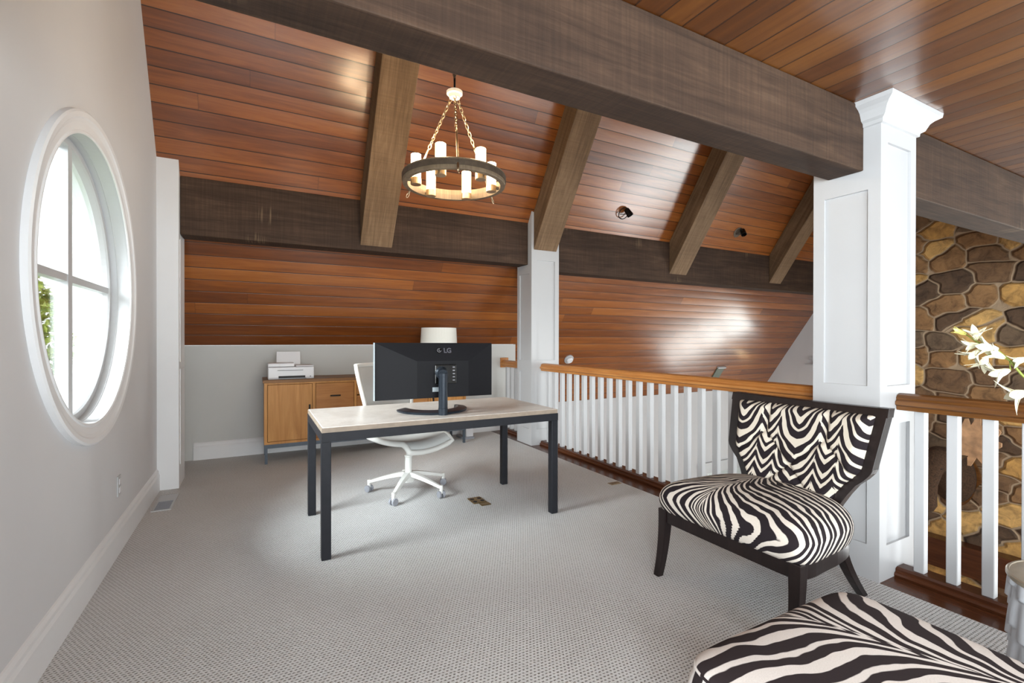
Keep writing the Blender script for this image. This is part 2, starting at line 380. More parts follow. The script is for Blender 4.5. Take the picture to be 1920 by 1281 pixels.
# left wall with the round opening
WY, WZ, WA, WB = 3.105, 1.533, .745, .70   # opening centre and half sizes
def wall_left():
    bm = bmesh.new()
    outer = [(YR, 0), (6.1, 0), (6.1, .75), (YB+.05, rz(YB+.05)), (3.2, rz(3.2)), (1.5, rz(3.2)), (1.5, ZC), (YR, ZC)]
    def loop(pts, x):
        vs = [bm.verts.new((x, a, b)) for a, b in pts]
        return vs, [bm.edges.new((vs[i], vs[(i+1) % len(vs)])) for i in range(len(vs))]
    N = 72; ell = [(WY+(WA+.03)*math.cos(2*PI*k/N), WZ+(WB+.03)*math.sin(2*PI*k/N)) for k in range(N)]
    _, e1 = loop(outer, LX); iv, e2 = loop(ell, LX); _, e3 = loop([(-2.1, .6), (-.5, .6), (-.5, 2.2), (-2.1, 2.2)], LX)
    bmesh.ops.triangle_fill(bm, edges=e1+e2+e3, use_beauty=True)
    me = bpy.data.meshes.new('wall_left'); bm.to_mesh(me); bm.free()
    o = bpy.data.objects.new('wall_left', me); C.objects.link(o); me.materials.append(MAT['wallpaint'])
    m = o.modifiers.new('s', 'SOLIDIFY'); m.thickness = .12
    bpy.context.view_layer.update()
    n = me.polygons[0].normal
    m.offset = -1 if n.x > 0 else 1
    return struct(o)
wall_left()
struct(MB().box(LX-.12, 3.22, YB, YB+.12, 0, ZK-.002).build('wall_back', 'kneepaint'))

# roof slope boards, modelled in a local frame: x along, y up the slope, z outwards
ANG = math.atan(SL)
def roof(name, x0, x1, ya, yb, mat):
    l0 = (YB-yb)/math.cos(ANG); l1 = (YB-ya)/math.cos(ANG)
    o = MB().box(x0, x1, l0, l1, 0, .06).build(name, mat)
    # local y axis -> direction (0,-cos,sin); local x -> +x ; local z -> (0, sin, cos)
    m = Matrix(((1, 0, 0), (0, -math.cos(ANG), math.sin(ANG)), (0, math.sin(ANG), math.cos(ANG)))).to_4x4()
    m.translation = (0, YB, ZK); o.matrix_world = m; return struct(o)
roof('ceiling', LX, GX, 3.2, YB, 'ceil')
roof('ceiling', 3.22, GX, YB, 6.52, 'ceil')
struct(MB().box(LX, GX, 1.5, 3.25, rz(3.2), rz(3.2)+.06).build('ceiling', 'ceil'))
struct(MB().box(LX, GX, 1.46, 1.5, ZC, rz(3.2)+.05).build('wall_attic', 'wallpaint'))
fc = MB().box(YR, 1.46, -GX, .722, ZC, ZC+.06).build('ceiling', 'ceilflat'); fc.rotation_euler = (0, 0, PI/2); struct(fc)

# great room walls
YL = 6.516; ZL = rz(YL)
struct(MB().box(3.2, GX, YL, YL+.15, ZF, ZL).build('wall_great_room', 'wallpaint'))
struct(MB().box(3.1, 3.2, YR, 6.6, ZF, -.3).build('wall_under_loft', 'wallpaint'))
struct(MB().box(3.2, 3.22, YB, YL, -.3, ZK-.4).build('wall_under_slope', 'kneepaint'))
g = MB()   # gable wall with a tall window opening (y 4.45..5.25, z -2.5..1.8)
g.prism([(YR, ZF), (-.4, ZF), (-.4, rz(3.2)), (YR, rz(3.2))], GX, GX+.15).prism([(1.2, ZF), (4.45, ZF), (4.45, rz(3.2)), (1.2, rz(3.2))], GX, GX+.15)
g.prism([(-.4, ZF), (1.2, ZF), (1.2, -2.6), (-.4, -2.6)], GX, GX+.15).prism([(-.4, 1.9), (1.2, 1.9), (1.2, rz(3.2)), (-.4, rz(3.2))], GX, GX+.15)
g.prism([(4.45, .5), (5.25, .5), (5.25, rz(5.25)), (4.45, rz(4.45))], GX, GX+.15)
g.prism([(4.45, ZF), (5.25, ZF), (5.25, -2.5), (4.45, -2.5)], GX, GX+.15)
g.prism([(5.25, ZF), (6.6, ZF), (6.6, rz(6.6)), (5.25, rz(5.25))], GX, GX+.15)
struct(g.build('wall_gable', 'wallpaint'))
def window(name, axis, a0, a1, z0, z1, pos, nx, nz, wd=.07):
    """casement grid: axis 0 -> lies in plane y=pos spanning x; axis 1 -> plane x=pos spanning y"""
    m = MB(); gl = MB()
    def bx(a, b, c, d, t0=-.03, t1=.03, mb=m):
        if axis == 0: mb.box(a, b, pos+t0, pos+t1, c, d)
        else: mb.box(pos+t0, pos+t1, a, b, c, d)
    bx(a0, a1, z0, z0+wd); bx(a0, a1, z1-wd, z1); bx(a0, a0+wd, z0+wd, z1-wd); bx(a1-wd, a1, z0+wd, z1-wd)
    for k in range(1, nx): q = a0+(a1-a0)*k/nx; bx(q-.025, q+.025, z0+wd, z1-wd)
    for k in range(1, nz): q = z0+(z1-z0)*k/nz; bx(a0+wd, a1-wd, q-.015, q+.015, -.028, .028)
    o = struct(m.build(name, 'white'))
    bx(a0+.01, a1-.01, z0+.01, z1-.01, -.004, .004, gl); gl.build('pane', 'glass', o); return o
window('window_2', 1, 4.45, 5.25, -2.5, .5, GX+.06, 2, 4)
window('window_added', 1, -2.1, -.5, .6, 2.2, LX-.06, 2, 2)  # unseen opening added in the left wall for the side fill
window('window_7', 1, -.4, 1.2, -2.6, 1.9, GX+.06, 2, 4)
# wall behind the camera with the loft window and the great-room windows
b = MB()
b.box(LX-.12, -.25, YR-.15, YR, -.3, ZC); b.box(-.25, 2.65, YR-.15, YR, -.3, .35); b.box(-.25, 2.65, YR-.15, YR, 2.3, ZC)
b.box(2.65, 4.1, YR-.15, YR, ZF, ZC); b.box(4.1, 8.7, YR-.15, YR, ZF, -1.7); b.box(4.1, 8.7, YR-.15, YR, 2.1, ZC); b.box(8.7, GX, YR-.15, YR, ZF, ZC)
struct(b.build('wall_front', 'wallpaint'))
window('window_3', 0, -.25, 2.65, .35, 2.3, YR-.07, 3, 2)
window('window_4', 0, 4.1, 8.7, -1.7, 2.1, YR-.07, 4, 3)

# baseboards
def baseboard(name, mat4, L):
    pr_ = [(0, 0), (.02, 0), (.02, .13), (.013, .145), (.013, .162), (.006, .176), (0, .18)]
    o = MB().prism([(a, b_) for a, b_ in pr_], 0, L, 0).build(name, 'whitelit'); o.matrix_world = mat4; return struct(o)
# profile's first coord is y (away from the wall)
baseboard('baseboard_left', T(LX, 4.83, 0) @ RZ(-PI/2), 4.83-YR)
baseboard('baseboard_back', T(3.0, YB, 0) @ RZ(PI), 3.0+.57)

# pilaster at the end of the left wall
pil = MB(); pil.prism([(4.83, 0), (5.19, 0), (5.19, rz(5.19)-.002), (4.83, rz(4.83)-.002)], LX, -.571)
face_p = [(.19, 1.0, 4.89, 5.13), (1.06, 2.1, 4.89, 5.13)]
for q0, q1, a0_, a1_ in face_p: pil.box(-.571, -.566, a0_, a1_, q0, q1)
po = struct(pil.build('trim_1', 'whitelit'))
def rim(mb, plane, c, a0, a1, b0, b1, w=.004, t=.006):
    """recessed-panel moulding line drawn as thin raised edge strips; plane 'x' at x=c or 'y' at y=c"""
    for (p0, p1, q0, q1) in ((a0, a1, b0, b0+t), (a0, a1, b1-t, b1), (a0, a0+t, b0+t, b1-t), (a1-t, a1, b0+t, b1-t)):
        if plane == 'x': mb.box(c-w, c, p0, p1, q0, q1)
        elif plane == 'X': mb.box(c, c+w, p0, p1, q0, q1)
        else: mb.box(p0, p1, c-w, c, q0, q1)

# ------------------------------------------------------------------ columns with recessed panels
def face_panels(mb, plane, c, a0, a1, zs, z0, z1, st=.058, dep=.014):
    """stiles and rails standing dep proud of a recessed field; zs = list of (zlow,zhigh) panel openings"""
    def bx(p0, p1, q0, q1):
        if q1-q0 < 1e-4 or p1-p0 < 1e-4: return
        if plane == 'x': mb.box(c, c+dep, p0, p1, q0, q1)
        else: mb.box(p0, p1, c, c+dep, q0, q1)
    bx(a0, a0+st, z0, z1); bx(a1-st, a1, z0, z1)
    zz = z0
    for lo, hi in zs: bx(a0+st, a1-st, zz, lo); zz = hi
    bx(a0+st, a1-st, zz, z1)
def column(name, label, x0, x1, y0, y1, ztop, panels_x, panels_y, slope=False):
    t = thing(name, label, 'column', ((x0+x1)/2, (y0+y1)/2, 0), 0)
    inv = t.matrix_basis.inverted() if False else T(-(x0+x1)/2, -(y0+y1)/2, 0)
    d = .014
    core = MB()
    if slope: core.prism([(y0+d, 0), (y1, 0), (y1, rz(y1)-.004), (y0+d, rz(y0+d)-.004)], x0+d, x1, 0, inv)
    else: core.box(x0+d, x1, y0+d, y1, 0, ztop, inv)
    core.build('shaft', 'white', t)
    m = MB(); zt = (rz(y1)-.01) if slope else ztop
    face_panels(m, 'x', x0, y0, y1, panels_x, 0, zt)
    if slope: m.prism([(y0, zt), (y1, zt), (y0, rz(y0)-.004)], x0, x0+d)
    m2 = MB(); face_panels(m2, 'y', y0, x0+d, x1, panels_y, 0, (rz(y0)-.01) if slope else ztop)
    m.v = [inv @ p for p in m.v]; m2.v = [inv @ p for p in m2.v]
    m.build('side_panelling', 'white', t); m2.build('front_panelling', 'white', t)
    return t, inv
NX0, NX1, NY0, NY1 = 2.82, 3.197, 1.25, 1.583
col1, inv1 = column('column', 'tall white panelled column with crown moulding carrying the big beam, behind the zebra chair',
    NX0, NX1, NY0, NY1, ZC-.002, [(.18, .81), (1.01, 2.04)], [(.18, .81), (1.01, 2.28)])
# crown moulding
cr = MB(); prof = [(0, 2.365), (.012, 2.368), (.014, 2.385), (.03, 2.395), (.045, 2.43), (.06, 2.445), (.085, 2.46), (.088, ZC-.001), (0, ZC-.001)]
cx0, cx1, cy0, cy1 = NX0, NX1, NY0, NY1
rings = []
vs = []; fs = []
for off, z in prof: vs += [(cx0-off, cy0-off, z), (cx1+off, cy0-off, z), (cx1+off, cy1+off*0+.0, z), (cx0-off, cy1, z)]
n = len(prof)
for i in range(n-1):
    for k in range(4): fs.append((i*4+k, i*4+(k+1) % 4, (i+1)*4+(k+1) % 4, (i+1)*4+k))
cr.add(vs, fs, inv1)
# keep only the part in front of the beam on the left face: trim by using y limit
cr.v = [Vector((p.x, min(p.y, 1.327-.002-(NY0+NY1)/2) if False else p.y, p.z)) for p in cr.v]
cr.build('crown_moulding', 'white', col1)
FX0, FX1, FY0, FY1 = 2.857, 3.243, 4.82, 5.165
col2, inv2 = column('column', 'white panelled column at the far end of the railing, beyond the desk',
    FX0, FX1, FY0, FY1, 2.2, [(.19, .867), (1.005, 2.04)], [(.19, .867), (1.005, 2.195)], True)

# ------------------------------------------------------------------ beams and rafters
def beam(name, label, x0, x1, pts, mat='beam', bev=.006):
    cx = (x0+x1)/2; cy = pts[0][0]; cz = pts[0][1]
    o = MB().prism([(a-cy, b_-cz) for a, b_ in pts], x0-cx, x1-cx, 0).build(name, mat, bevel=bev)
    o.location = (cx, cy, cz); return tag(o, label, 'beam')
beam('ceiling_beam', 'huge dark brown rough-sawn beam spanning overhead to the crowned white column', LX+.001, NX0-.002, [(1.327, 2.142), (1.503, 2.142), (1.503, ZC-.002), (1.327, ZC-.002)])
beam('ceiling_beam', 'dark brown beam continuing right of the crowned column above the stone wall', NX1+.002, 9.19, [(1.327, 2.085), (1.52, 2.085), (1.52, ZC-.002), (1.327, ZC-.002)])
beam('ceiling_beam', 'brown horizontal beam at the back of the loft above the credenza', -.569, FX0-.002, [(4.9, 2.145), (5.13, 2.145), (5.13, rz(5.13)-.004), (4.9, rz(4.9)-.004)])
beam('ceiling_beam', 'brown horizontal beam under the slope to the right of the far column', FX1+.002, GX-.002, [(4.9, 2.09), (5.13, 2.09), (5.13, rz(5.13)-.004), (4.9, rz(4.9)-.004)])
labs = ['sloping brown rafter left of the round chandelier', 'sloping brown rafter ending on the white column at the far end of the railing',
        'sloping brown rafter between the two black ceiling spotlights, with pale scraped patches', 'rightmost sloping brown rafter, next to the crowned white column']
for i, (a0, a1, ye) in enumerate(((.915, 1.233, 4.898), (2.885, 3.205, 4.818), (5.183, 5.525, 4.898), (7.462, 7.768, 4.898))):
    off = .46
    y1 = ye; y0 = 3.25
    cx = (a0+a1)/2; Z0 = rz(4.0)
    pts = [(y0, rz(y0)-.003), (y1, rz(y1)-.003), (y1, rz(y1)-off), (y0, rz(y0)-off)]
    # local frame with y down the slope so the grain follows it
    m = MB().prism([(a, b_) for a, b_ in pts], a0, a1, 0)
    inv = (T(cx, 4.0, Z0) @ RX(-ANG)).inverted(); m.v = [inv @ p for p in m.v]
    o = m.build('rafter', 'rafter', bevel=.005); o.location = (cx, 4.0, Z0); o.rotation_euler = (-ANG, 0, 0)
    tag(o, labs[i], 'rafter', 'rafters under the sloping ceiling')

# ------------------------------------------------------------------ round window
w1 = bpy.data.objects.new('window_1', None); C.objects.link(w1); w1.location = (LX, WY, WZ); struct(w1)
def ell_ring(mb, prof, N=96):
    """prof list of (x offset from wall, da, db) closed loop"""
    n = len(prof); vs = []
    for k in range(N):
        th = 2*PI*k/N
        for x, d in prof: vs.append((x, (WA+d)*math.cos(th), (WB+d)*math.sin(th)))
    fs = [(k*n+i, k*n+(i+1) % n, ((k+1) % N)*n+(i+1) % n, ((k+1) % N)*n+i) for k in range(N) for i in range(n)]
    return mb.add(vs, fs)
ell_ring(MB(), [(0, .004), (.012, .0), (.017, .006), (.017, .012), (.012, .018), (.015, .05), (.02, .066), (.026, .074), (.028, .096), (.022, .105), (0, .105)]).build('window_casing', 'whitelit', w1, smooth=False)
ell_ring(MB(), [(.010, .002), (-.002, -.0), (-.05, -.001), (-.053, -.0035), (-.056, -.001), (-.12, -.001), (-.12, .02), (0, .02), (.010, .012)]).build('window_jamb', 'white', w1)
ell_ring(MB(), [(-.085, .0), (-.085, -.035), (-.095, -.04), (-.12, -.048), (-.14, -.048), (-.14, .0)]).build('window_frame', 'white', w1)
ell_ring(MB(), [(-.14, -.03), (-.225, -.01), (-.225, .05), (-.14, .05)]).build('exterior_surround', 'white', w1)
mu = MB().box(-.138, -.088, -.03, .03, -WB+.03, WB-.03).box(-.134, -.092, -WA+.03, WA-.03, .0, .036)
mu.build('muntin', 'white', w1)
gl = MB(); N = 64; gl.add([(-.118, (WA-.02)*math.cos(2*PI*k/N), (WB-.02)*math.sin(2*PI*k/N)) for k in range(N)]+[(-.121, (WA-.02)*math.cos(2*PI*k/N), (WB-.02)*math.sin(2*PI*k/N)) for k in range(N)],
    [tuple(range(N)), tuple(range(2*N-1, N-1, -1))]+[(k, (k+1) % N, (k+1) % N+N, k+N) for k in range(N)])
gl.build('pane', 'glass', w1)
# foliage outside
def blob_tree(name, label, loc, R, H, n, seed):
    rnd = random.Random(seed); m = MB()
    for k in range(n):
        a = rnd.uniform(0, 2*PI); hh = rnd.uniform(0, 1); rr = R*math.sqrt(rnd.random())*math.sqrt(max(.05, 1-(2*hh-1)**2))
        p = Vector((rr*math.cos(a), rr*math.sin(a), .3+hh*H)); q = Matrix.Rotation(rnd.uniform(0, 6), 3, Vector((rnd.random(), rnd.random(), rnd.random()+.1)).normalized())
        s = rnd.uniform(.05, .1)
        m.add([p+q @ Vector(v_)*s for v_ in ((-1, 0, 0), (0, -.45, .1), (1, 0, 0), (0, .45, .1))], [(0, 1, 2, 3)])
    t = thing(name, label, 'tree', loc)
    m.build('foliage', 'leaf', t)
    MB().tube([(0, 0, 0), (.03, .02, H*.5), (0, 0, H*.9)], [.08, .06, .02], 8).build('trunk', 'fur2', t)
blob_tree('tree', 'pale green leafy tree outside the round window', (-3.12, 9.0, -3.2), .95, 5.3, 9000, 3)
blob_tree('tree', 'green tree outside the lower great-room window beyond the railing', (8.9, 8.6, -3.3), 1.3, 2.4, 3000, 5)
struct(MB().box(-9, LX-.3, -4, 14, -3.3, -3.2).build('ground_outside', MAT['leaf']))  # leafy ground outside the left wall

# ------------------------------------------------------------------ railings
RX0, RX1 = 2.972, 3.10; BX0, BX1 = 3.018, 3.062
hp = [(-.046, 0), (-.05, .012), (-.05, .02), (-.064, .03), (-.062, .045), (-.05, .055), (-.052, .066), (-.04, .08), (-.015, .087), (.015, .087), (.04, .08), (.052, .066), (.05, .055), (.062, .045), (.064, .03), (.05, .02), (.05, .012), (.046, 0)]
sp_ = [(-.062, 0), (-.066, .012), (-.062, .022), (-.05, .026), (-.05, .04), (-.035, .048), (.035, .048), (.05, .04), (.05, .026), (.062, .022), (.066, .012), (.062, 0)]
def railing(label, y0, y1, bal, mat):
    t = thing('railing', label, 'railing', (3.036, y0, 0))
    MB().prism([(a, b_+.882) for a, b_ in hp], 0, y1-y0, 1).build('handrail', mat, t)
    MB().prism(sp_, 0, y1-y0, 1).build('shoe_rail', 'cherry', t)
    b0 = None
    for yb in bal:
        if b0 is None:
            b0 = MB().box(-.022, .022, -.0225, .0225, .047, .884).build('baluster', 'white', t, bevel=.003, seg=1); o = b0
        else:
            o = b0.copy(); C.objects.link(o); o.parent = t
        o.location = (0, yb-y0, 0)
    return t
bl = []; y = 4.71
while y > 1.63: bl.append(y); y -= .1357
railing('long white baluster railing with oiled oak handrail between the two white columns', 1.585, 4.818, bl, 'oak')
bl = []; y = 1.16
while y > -1.9: bl.append(y); y -= .1317
railing('near white baluster railing with oak handrail in a shaded tone at the right edge, by the silver drum', -2.0, 1.248, bl, 'oakshade')
t = railing('short white baluster railing between the far column and the back wall', 5.168, YB-.025, [5.76, 5.64, 5.51, 5.38, 5.25], 'oak')
MB().box(-.06, .06, YB-.025-5.168, YB-.001-5.168, .868, 1.002).build('rosette', 'oak', t, bevel=.004)

# ------------------------------------------------------------------ desk
d = thing('desk', 'desk with cream marble top and charcoal square steel legs in the middle of the carpet', 'desk', (1.12, 3.27, 0))
DX, DY = .793, .41
MB().box(-DX, DX, -DY, DY, .722, .752).build('tabletop', 'marble', d, bevel=.006)
MB().box(-DX-.0015, DX+.0015, -DY-.0015, DY+.0015, .722, .749).build('tabletop_edge', 'marbleedge', d)
ap = MB(); ap.box(-DX-.004, DX+.004, -DY-.004, -DY+.05, .67, .7215).box(-DX-.004, DX+.004, DY-.05, DY+.004, .67, .7215).box(-DX-.004, -DX+.05, -DY+.05, DY-.05, .67, .7215).box(DX-.05, DX+.004, -DY+.05, DY-.05, .67, .7215)
ap.build('frame', 'steel', d)
for sx in (-1, 1):
    for sy in (-1, 1):
        a = sorted((sx*(DX+.004), sx*(DX-.048))); b_ = sorted((sy*(DY+.004), sy*(DY-.048)))
        MB().box(a[0], a[1], b_[0], b_[1], 0, .67).build('leg', 'steel', d, bevel=.004)

# ------------------------------------------------------------------ monitor (seen from behind)
mo = thing('monitor', 'ultrawide black monitor seen from behind, standing on the marble desk', 'monitor', (1.08, 3.0, .752))
hw, zb, zt = .4165, .105, .478
px0, px1 = 1.08-hw-.0, 1.08+hw
X0, X1 = .664-1.08, 1.497-1.08; cxm = (X0+X1)/2
pan = MB(); Yp = .075
outer = [(X0, zb), (X1, zb-.004), (X1, zt-.004), (X0, zt)]
inner = [(-.146, zb+.004), (.222, zb+.002), (.222, zt-.125), (-.146, zt-.123)]
vs = [(a, Yp+.03, b_) for a, b_ in outer]+[(a, Yp+.012, b_) for a, b_ in outer]+[(a, Yp-.022, b_) for a, b_ in inner]
fs = [(0, 1, 2, 3)]+[(i, (i+1) % 4, (i+1) % 4+4, i+4) for i in range(4)]+[(i+4, (i+1) % 4+4, (i+1) % 4+8, i+8) for i in range(4)]+[(8, 9, 10, 11)]
pan.add(vs, fs).build('housing', 'monitor', mo, bevel=.002)
MB().box(X0+.006, X1-.006, Yp+.0302, Yp+.033, zb+.01, zt-.01).build('screen', 'logo', mo)
MB().box(X0-.002, X0+.002, Yp+.005, Yp+.034, zb, zt).build('bezel', 'sticker', mo)
MB().box(-.025, .128, Yp-.032, Yp-.0222, .2, .33).build('mount_plate', 'logo', mo, bevel=.006)
pt = MB()
for k in range(5): pt.box(.1, .116, Yp-.0335, Yp-.0321, .308-k*.022, .314-k*.022)
pt.build('port_marks', 'grey', mo)
MB().tube([(.02, Yp-.03, .275), (.02, Yp-.05, .275), (.012, -.01, .27)], [.045, .034, .03], 20).build('tilt_joint', 'monitorstand', mo, smooth=False)
MB().lathe([(.0315, 0), (.0315, .044), (.0300, .046), (.0300, .252), (.0315, .254), (.0315, .275), (.029, .279)], .01, -.015, 28).build('pole', 'monitorstand', mo)
base = MB(); ar = []
NB = 26
for k in range(NB+1):
    th = PI+PI*k/NB; ar.append((math.cos(th), math.sin(th)))
vs = []; 
for c_, s_ in ar:
    for (rr, z) in ((.245, 0), (.25, .012), (.245, .016), (.19, .026), (.175, .024), (.172, 0)):
        vs.append((.02+rr*c_, .255+rr*1.1*s_, z))
fs = [(k*6+i, k*6+(i+1) % 6, (k+1)*6+(i+1) % 6, (k+1)*6+i) for k in range(NB) for i in range(6)]+[tuple(range(6)), tuple(NB*6+i for i in range(5, -1, -1))]
base.add(vs, fs).build('base', 'monitorstand', mo)
MB().box(-.03, .03, Yp-.024, Yp-.0215, .13, .16, T(-.01, 0, .018)).build('specification_sticker', 'sticker', mo)
def text(name, s, size, mat, parent, mtx, ext=.002, font_b=.0):
    cu = bpy.data.curves.new(name, 'FONT'); cu.body = s; cu.size = size; cu.extrude = ext; cu.offset = font_b; cu.align_x = 'LEFT'
    tmp = bpy.data.objects.new(name, cu); C.objects.link(tmp)
    dg = bpy.context.evaluated_depsgraph_get(); me = bpy.data.meshes.new_from_object(tmp.evaluated_get(dg))
    bpy.data.objects.remove(tmp); o = bpy.data.objects.new(name, me); C.objects.link(o); me.materials.clear(); me.materials.append(MAT[mat])
    o.parent = parent; o.matrix_local = mtx; return o
# the housing's upper facet tilts: place the lettering on it
tilt = math.atan((.034)/.123)
lz = .425; ly = Yp+.012-(zt-lz)/.123*.034-.002
text('brand_lettering', 'LG', .046, 'letter', mo, T(.045, ly, lz-.016) @ RX(PI/2-tilt), .002, .0015)
rd = MB().tube([(0, -.002, 0), (0, .001, 0)], .019, 28); 
o = rd.build('logo_disc', 'logo', mo); o.matrix_local = T(.012, ly, lz) @ RX(-tilt)
lf = MB(); lf.tube([(.013*math.cos(a), -.0035, .013*math.sin(a)) for a in [math.radians(x) for x in range(60, 361, 20)]], .0012, 6)
lf.box(-.002, 0, -.0045, -.0025, -.006, .008).box(-.002, .006, -.0045, -.0025, -.006, -.0042)
o = lf.build('logo_face', 'grey', mo); o.matrix_local = T(.012, ly, lz) @ RX(-tilt)

# ------------------------------------------------------------------ task chair
tc = thing('task_chair', 'white mesh swivel task chair behind the desk', 'chair', (1.10, 3.83, 0), math.radians(30))
# local: faces -Y
st = MB(); st.lathe([(.03, .085), (.05, .09), (.055, .15), (.045, .16), (.045, .165)], 0, 0, 24)
st.build('hub', 'chairwhite', tc)
MB().lathe([(.028, .16), (.028, .29), (.033, .295), (.033, .305), (.017, .306), (.017, .4)], 0, 0, 20).build('gas_lift', 'chairwhite', tc)
for k, wa in enumerate((151, 234, 305, 10, 81)):
    a = math.radians(wa-30); dx, dy = math.cos(a), math.sin(a)
    m = MB(); n = 9; vs = []
    for i in range(n):
        tt = i/(n-1); rr = .035+.285*tt; z = .152-.068*tt**1.3; w_ = .030-.014*tt; h = .03-.012*tt
        for (sw, sh) in ((-1, -1), (1, -1), (.7, 1), (-.7, 1)):
            vs.append((dx*rr-dy*sw*w_, dy*rr+dx*sw*w_, z+sh*h*.6))
    fs = [(i*4+j, i*4+(j+1) % 4, (i+1)*4+(j+1) % 4, (i+1)*4+j) for i in range(n-1) for j in range(4)]+[(0, 3, 2, 1), tuple((n-1)*4+j for j in range(4))]
    leg = m.add(vs, fs).build('leg', 'chairwhite', tc, bevel=.004)
    cxx, cyy = dx*.325, dy*.325
    st = MB().lathe([(.014, .035), (.014, .1)], cxx, cyy, 12); st.build('caster_stem', 'chairwhite', leg)
    ca = MB(); da = a+1.1; ax = Vector((math.cos(da), math.sin(da), 0))
    c0 = Vector((cxx, cyy, .0285))
    for s_ in (-1, 1): ca.tube([c0+ax*s_*.008, c0+ax*s_*.026], .028, 18)
    ca.build('caster', 'grey', leg, bevel=.003)
# seat: curved shell with waterfall front
def seatfn(uu, vv):
    x = (uu-.5)*.50*(1-.08*vv); y = -.25+vv*.46
    z = .455-.0*vv+.03*(2*uu-1)**2-.02*math.sin(PI*vv)
    if vv < .18: z -= (.18-vv)**2*1.9
    return (x, y, z)
MB().grid(seatfn, 17, 15).build('seat', 'mesh', tc, smooth=True, solid=.035)
rimp = [seatfn(i/16, 0) for i in range(17)]+[seatfn(1, j/14) for j in range(1, 15)]+[seatfn(1-i/16, 1) for i in range(1, 17)]+[seatfn(0, 1-j/14) for j in range(1, 14)]
MB().tube([(p[0], p[1], p[2]-.018) for p in rimp], .022, 10, closed=True).build('seat_frame', 'chairwhite', tc, smooth=True)
MB().box(-.09, .09, -.12, .12, .385, .425).build('mechanism', 'chairwhite', tc, bevel=.01)
def backfn(uu, vv):
    w_ = .19+.075*math.sin(PI*min(1, vv*.62+.05))+.02*vv; x = (2*uu-1)*w_
    z = .50+vv*.54; y = .235+.11*vv-.05*(1-(2*uu-1)**2)*0+.035*(2*uu-1)**2*-1+.03*math.sin(PI*vv)*-1
    return (x, y, z)
MB().grid(backfn, 13, 15).build('backrest', 'mesh', tc, smooth=True, solid=.006)
bp = [backfn(i/12, 0) for i in range(13)]+[backfn(1, j/14) for j in range(1, 15)]+[backfn(1-i/12, 1) for i in range(1, 13)]+[backfn(0, 1-j/14) for j in range(1, 14)]
MB().tube(bp, .018, 10, closed=True).build('back_frame', 'chairwhite', tc, smooth=True)
MB().tube([(0, .1, .41), (0, .2, .42), (0, .27, .47), (0, .28, .7), (0, .3, .9)], [.03, .03, .028, .022, .015], 10).build('back_support', 'chairwhite', tc, smooth=True)

# ------------------------------------------------------------------ credenza
K = thing('credenza', 'low honey wood credenza with door, drawers and dark metal base against the back wall', 'cabinet', (1.155, 5.57, 0))
kx0, kx1 = -1.085, 1.085; ky0, ky1 = -.235, .235
MB().box(kx0-.012, kx1+.012, ky0-.012, ky1, .812, .842).build('top', 'cabtop', K, bevel=.003)
body = MB(); body.box(kx0, kx0+.028, ky0, ky1, .195, .812).box(kx1-.028, kx1, ky0, ky1, .195, .812).box(kx0+.028, kx1-.028, ky0, ky1, .195, .22).box(kx0+.028, kx1-.028, ky1-.012, ky1, .22, .812)
body.box(kx0+.028, kx1-.028, ky0, ky0+.3, .795, .812)
cols = [(kx0+.028, -.638), (-.61, -.22), (-.196, .196), (.22, .61), (.638, kx1-.028)]
for i in range(4): body.box(cols[i][1], cols[i+1][0], ky0, ky1-.012, .22, .795)
body.build('body', 'cab', K)
def front(name, x0, x1, z0, z1, mat='cabh', handle='h', side=1):
    o = MB().box(x0+.004, x1-.004, ky0-.002, ky0+.02, z0+.004, z1-.004).build(name, mat, K, bevel=.0015, seg=1)
    if handle == 'h':
        cx, cz = (x0+x1)/2, (z0+z1)/2+.0
        MB().box(cx-.052, cx+.052, ky0-.028, ky0-.016, cz-.002, cz+.012).box(cx-.05, cx-.04, ky0-.017, ky0-.001, cz, cz+.01).box(cx+.04, cx+.05, ky0-.017, ky0-.001, cz, cz+.01).build('handle', 'blackmetal', o, bevel=.002, seg=1)
    elif handle == 'v':
        cx = x1-.03 if side > 0 else x0+.03
        MB().box(cx-.008, cx+.008, ky0-.03, ky0-.018, .46, .58).box(cx-.006, cx+.006, ky0-.02, ky0-.001, .47, .485).box(cx-.006, cx+.006, ky0-.02, ky0-.001, .555, .57).build('handle', 'blackmetal', o, bevel=.002, seg=1)
    else:
        cx = (x0+x1)/2; MB().lathe([(.006, 0), (.011, .012), (.006, .018)], 0, 0, 12, T(cx, ky0-.001, (z0+z1)/2) @ RX(PI/2)).build('knob', 'blackmetal', o)
front('door', *cols[0], .22, .795, 'cab', 'v', 1); front('door', *cols[4], .22, .795, 'cab', 'v', -1)
for c_ in (cols[1], cols[3]): front('drawer', *c_, .51, .795); front('drawer', *c_, .22, .507)
for q in range(4): front('drawer', *cols[2], .22+q*.14375, .22+(q+1)*.14375-.003, 'cabh', 'k')
fr = MB(); fr.box(kx0, kx1, ky0+.004, ky0+.03, .155, .195).box(kx0, kx1, ky1-.03, ky1-.004, .155, .195).box(kx0, kx0+.025, ky0+.03, ky1-.03, .155, .195).box(kx1-.025, kx1, ky0+.03, ky1-.03, .155, .195)
fr.build('base_frame', 'gunmetal', K)
for sx in (-1, 1):
    for yy_ in (ky0+.004, ky1-.03):
        xa = kx0+.005 if sx < 0 else kx1-.03
        MB().box(xa, xa+.025, yy_, yy_+.026, 0, .155).build('leg', 'gunmetal', K)
